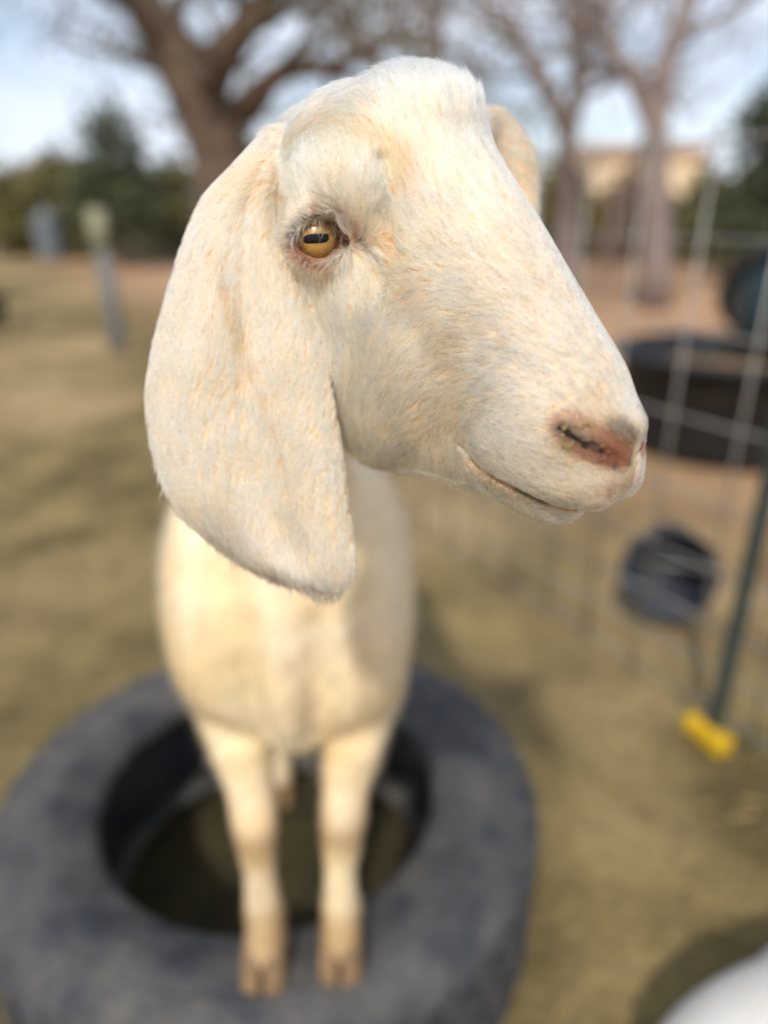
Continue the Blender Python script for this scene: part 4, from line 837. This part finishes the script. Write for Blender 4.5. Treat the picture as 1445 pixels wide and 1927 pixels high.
_h = _n.new('ShaderNodeBsdfHairPrincipled'); _h.parametrization = 'COLOR'; _h.inputs['Roughness'].default_value = .42; _h.inputs['Radial Roughness'].default_value = .55; _h.inputs['Coat'].default_value = 0; _h.inputs['Random Roughness'].default_value = .2
_l.new(_a.outputs['Color'], _h.inputs['Color']); _l.new(_h.outputs[0], _n['Material Output'].inputs['Surface'])

# bare spots: lids, nose leather, lips, the eye opening, inside the neck
bare = [(p, r * .68) for p, r, c, s in leather] + [(np.array(p), .40) for p in NOSE_IN] + [(p, .19) for p, r, c, s in mouthz]
def bare_w(P, soft=1.0):
    w = np.zeros(len(P)); Q = P.copy(); Q[:, 1] = -np.abs(Q[:, 1])
    for p, r in bare: w = np.maximum(w, np.exp(-(((Q - p) ** 2).sum(1) / (r * r * soft)) ** 2))
    return w
Pm = HVt.copy(); Pm[:, 1] = -np.abs(Pm[:, 1])
wt = np.ones(nH); wt *= 1 - .93 * bare_w(HVt, 1.0)
de = np.linalg.norm(Pm - EYE_C, axis=1); wt[de < EYE_R + .14] = 0
_cor = w2h(hit(656, 447)); wt[np.linalg.norm(Pm - _cor, axis=1) < .40] = 0
wt *= 1 + .9 * np.clip((HVt[:, 0] - 8.5) / 5, 0, 1)
toward = ((CC - HW) * (HNn @ HM.T)).sum(1); wt[toward < -.03] *= .35; wt[HVt[:, 0] < -8.5] *= .3; wt[(HVt[:, 1] > 2.5)] *= .5
wt[isear & (HVt[:, 1] > 0)] *= .8
NCL, KID = (60000, 8) if not DEV else (24000, 6)
SEG = 6
cp, cn_, ct, cw = sample_surface(HVt, HNn, HF, NCL, wt)
ce = (isear[ct] * cw).sum(1) > .5
cf = flow(cp, cn_, ce)
cf += .10 * rng.normal(size=cf.shape); cf -= cn_ * (cf * cn_).sum(1, keepdims=True); cf /= np.linalg.norm(cf, axis=1, keepdims=True)
cb = np.cross(cn_, cf)
n = NCL * KID; rep = np.repeat(np.arange(NCL), KID)
# hair length by place
def hair_len(P, ear):
    L = np.full(len(P), 1.0); Q = P.copy(); Q[:, 1] = -np.abs(Q[:, 1])
    L = np.where(Q[:, 0] > 5, .9 - .5 * np.clip((Q[:, 0] - 5) / 9, 0, 1), L)
    L = np.where((Q[:, 2] > 6.0) & (Q[:, 0] < 3.2) & ~ear, 1.0, L); L = np.where(ear, .78, L)
    L = np.where((Q[:, 2] < -6) & (Q[:, 0] < 12) & ~ear, 1.0, L)
    d = np.linalg.norm(Q - EYE_C, axis=1); L = np.where(~ear, L * np.clip(.35 + (d - 1.3) / 2.2, .35, 1), L)
    d = np.linalg.norm(Q - w2h(hit(890, 866)), axis=1); L = np.where(~ear, L * np.clip(.35 + d / 1.6, .35, 1), L)
    return L * (1 - .6 * bare_w(P, 2.2))
CL = hair_len(cp, ce) * rng.uniform(.75, 1.25, NCL); CL *= 1 + np.clip((cp[:, 2] - 7) / 2, 0, 1) * rng.uniform(0, .35, NCL) * ~ce; lift = rng.uniform(.06, .15, NCL) * (1 + 1.0 * np.clip((cp[:, 0] - 9) / 6, 0, 1)) * (1 + np.clip((cp[:, 2] - 7) / 2, 0, 1) * rng.uniform(0, .8, NCL))
off = rng.normal(size=(n, 2)) * .07; off = np.clip(off, -.18, .18)
root = cp[rep] + cf[rep] * off[:, :1] + cb[rep] * off[:, 1:]
root -= cn_[rep] * .05
kL = CL[rep] * rng.uniform(.6, 1.15, n); kl = lift[rep] * rng.uniform(.5, 1.6, n); bend = rng.normal(size=n) * .10; conv = rng.uniform(.5, 1.0, n)
t = np.linspace(0, 1, SEG); PT = np.zeros((n, SEG, 3), np.float32)
for i, tt in enumerate(t):
    along = kL * tt; up_ = kL * (kl * tt * 1.5 - kl * 1.0 * tt * tt); side = -off[:, 1] * conv * tt + kL * bend * tt * tt
    PT[:, i] = root + cf[rep] * along[:, None] + cn_[rep] * up_[:, None] + cb[rep] * side[:, None]
# lift whatever would dive under the skin
def grad(q):
    e = HV * .9; g_ = np.stack([H.sample(q + np.eye(3)[k] * e) - H.sample(q - np.eye(3)[k] * e) for k in range(3)], 1); return g_ / (np.linalg.norm(g_, axis=1, keepdims=True) + 1e-9)
for i in range(1, SEG):
    want = .02 + .055 * t[i] + .02 * rng.rand(n)
    for _ in range(3):
        dd = H.sample(PT[:, i].astype(np.float64)); j = np.where(dd < want - .004)[0]
        if len(j) == 0: break
        q = PT[j, i].astype(np.float64); PT[j, i] = q + grad(q) * np.minimum(want[j] - dd[j], .25)[:, None]
col = coat_colour(root, ce[rep]); cl_tone = np.clip(rng.normal(size=NCL) * .14, -.35, .2)
col = col * (1 + cl_tone[rep] + rng.normal(size=n) * .07)[:, None]
dkc = (rng.rand(NCL) < .10 + .22 * np.clip((cp[:, 0] - 3) / 8, 0, 1) * (cp[:, 0] < 15)) & ~(ce & (rng.rand(NCL) < .6))
dk = (dkc[rep] & (rng.rand(n) < .4)) | (rng.rand(n) < .3 * (.03 + .04 * np.clip((root[:, 0] - 5) / 8, 0, 1)) * (1 + 1.2 * np.clip(vnoise(root, 3, 21), 0, 1))); col[dk] = col[dk] * .12 + np.array([.085, .065, .055])
wh = rng.rand(n) < .25; col[wh] = col[wh] + (np.array([.90, .87, .80]) - col[wh]) * .5
col = np.clip(col, .02, .92)
rad = ((rng.uniform(.0078, .0122, n) * np.where(dk, 1.25, 1))[:, None] * np.array([1, 1, .92, .75, .5, .18])[None]) / 100 * (1.35 if DEV else 1)
make_curves('coat', h2w(PT.reshape(-1, 3)).reshape(n, SEG, 3), rad, col, M_hair, goat)

# body coat, seen soft: coarser and fewer
nb = 60000 if not DEV else 15000
bw = np.ones(len(BV)); bw[BV[:, 2] < TY + .03] = .2
bp_, bn_, bt_, bww = sample_surface(BV, BN, BF, nb, bw)
dn = np.array([0, .25, -1.0]); bf = dn - bn_ * (bn_ @ dn)[:, None]; bf /= np.linalg.norm(bf, axis=1, keepdims=True) + 1e-6; bf += rng.normal(size=bf.shape) * .2
bl = rng.uniform(.012, .028, nb) * np.where(bp_[:, 2] < .5, .6, 1); PB = np.zeros((nb, 4, 3), np.float32)
for i, tt in enumerate(np.linspace(0, 1, 4)): PB[:, i] = bp_ + bf * (bl * tt)[:, None] + bn_ * (bl * (.35 * tt - .2 * tt * tt) - .001)[:, None]
cb_ = (bodyc[bt_] * bww[:, :, None]).sum(1) * (1 + rng.normal(size=nb) * .08)[:, None]
make_curves('body_coat', PB, np.tile(np.array([2.6e-4, 2.4e-4, 1.8e-4, .6e-4]), (nb, 1)), np.clip(cb_, .02, .92), M_hair, goat)

# eyelashes of the upper lids
LP, LC, LR = [], [], []
lidc = catmull(np.array(LID_U, float), 60)
for i in range(58):
    s_ = rng.uniform(.06, .82); px, py = lidc[int(s_ * 59)]
    dx = (s_ - .5) * 22 + rng.normal() * 9 - 8; dy = rng.uniform(14, 52)
    a = on_eye(px, py, EYE_R + .28); c = on_eye(min(max(px + dx, 556), 640), py + dy, EYE_R + .42); m_ = (a + c) / 2; o_ = m_ - EYE_C; o_ /= np.linalg.norm(o_); m_ = m_ + o_ * rng.uniform(.25, .4)
    for sg in (1, -1):
        LP.append([h2w(((1 - q) ** 2 * a + 2 * q * (1 - q) * m_ + q * q * c) * (1, sg, 1)) for q in np.linspace(0, 1, 7)]); LC.append((.82, .68, .42) if rng.rand() < .8 else (.30, .2, .12))
        LR.append(np.array([1.3, 1.3, 1.2, 1.1, .9, .6, .25]) * 1.2e-4)
make_curves('eyelashes', np.array(LP), np.array(LR), np.array(LC), M_hair, goat)

# dried hay crumbs round the near nostril
M_crumb = mat('hay_crumb', srgb(190, 172, 118), .9, srgb(138, 122, 72), 400, .6, 900)
for px, py, r_ in ((1068, 800, .13), (1080, 806, .10), (1092, 803, .12), (1103, 797, .11), (1112, 803, .09), (1100, 813, .10), (1112, 822, .09), (1122, 830, .08), (1058, 826, .13), (1064, 836, .12), (1072, 840, .09), (1056, 814, .08), (1108, 845, .06), (1132, 838, .06)):
    c = hit(px, py)
    if c is None: continue
    bm = bmesh.new(); bmesh.ops.create_icosphere(bm, subdivisions=2, radius=1)
    for v in bm.verts: v.co *= rng.uniform(.35, 1.35)
    me = bpy.data.meshes.new('hay_crumb'); bm.to_mesh(me); bm.free(); me.materials.append(M_crumb); o = link('hay_crumb', me); o.parent = goat; o.matrix_parent_inverse = Matrix.Translation(-Vector(goat.location))
    o.location = tuple(c); o.scale = (r_ / 60 * rng.uniform(.8, 1.6), r_ / 60 * rng.uniform(.5, .9), r_ / 60 * rng.uniform(.25, .6)); o.rotation_euler = tuple(rng.uniform(0, 6, 3))
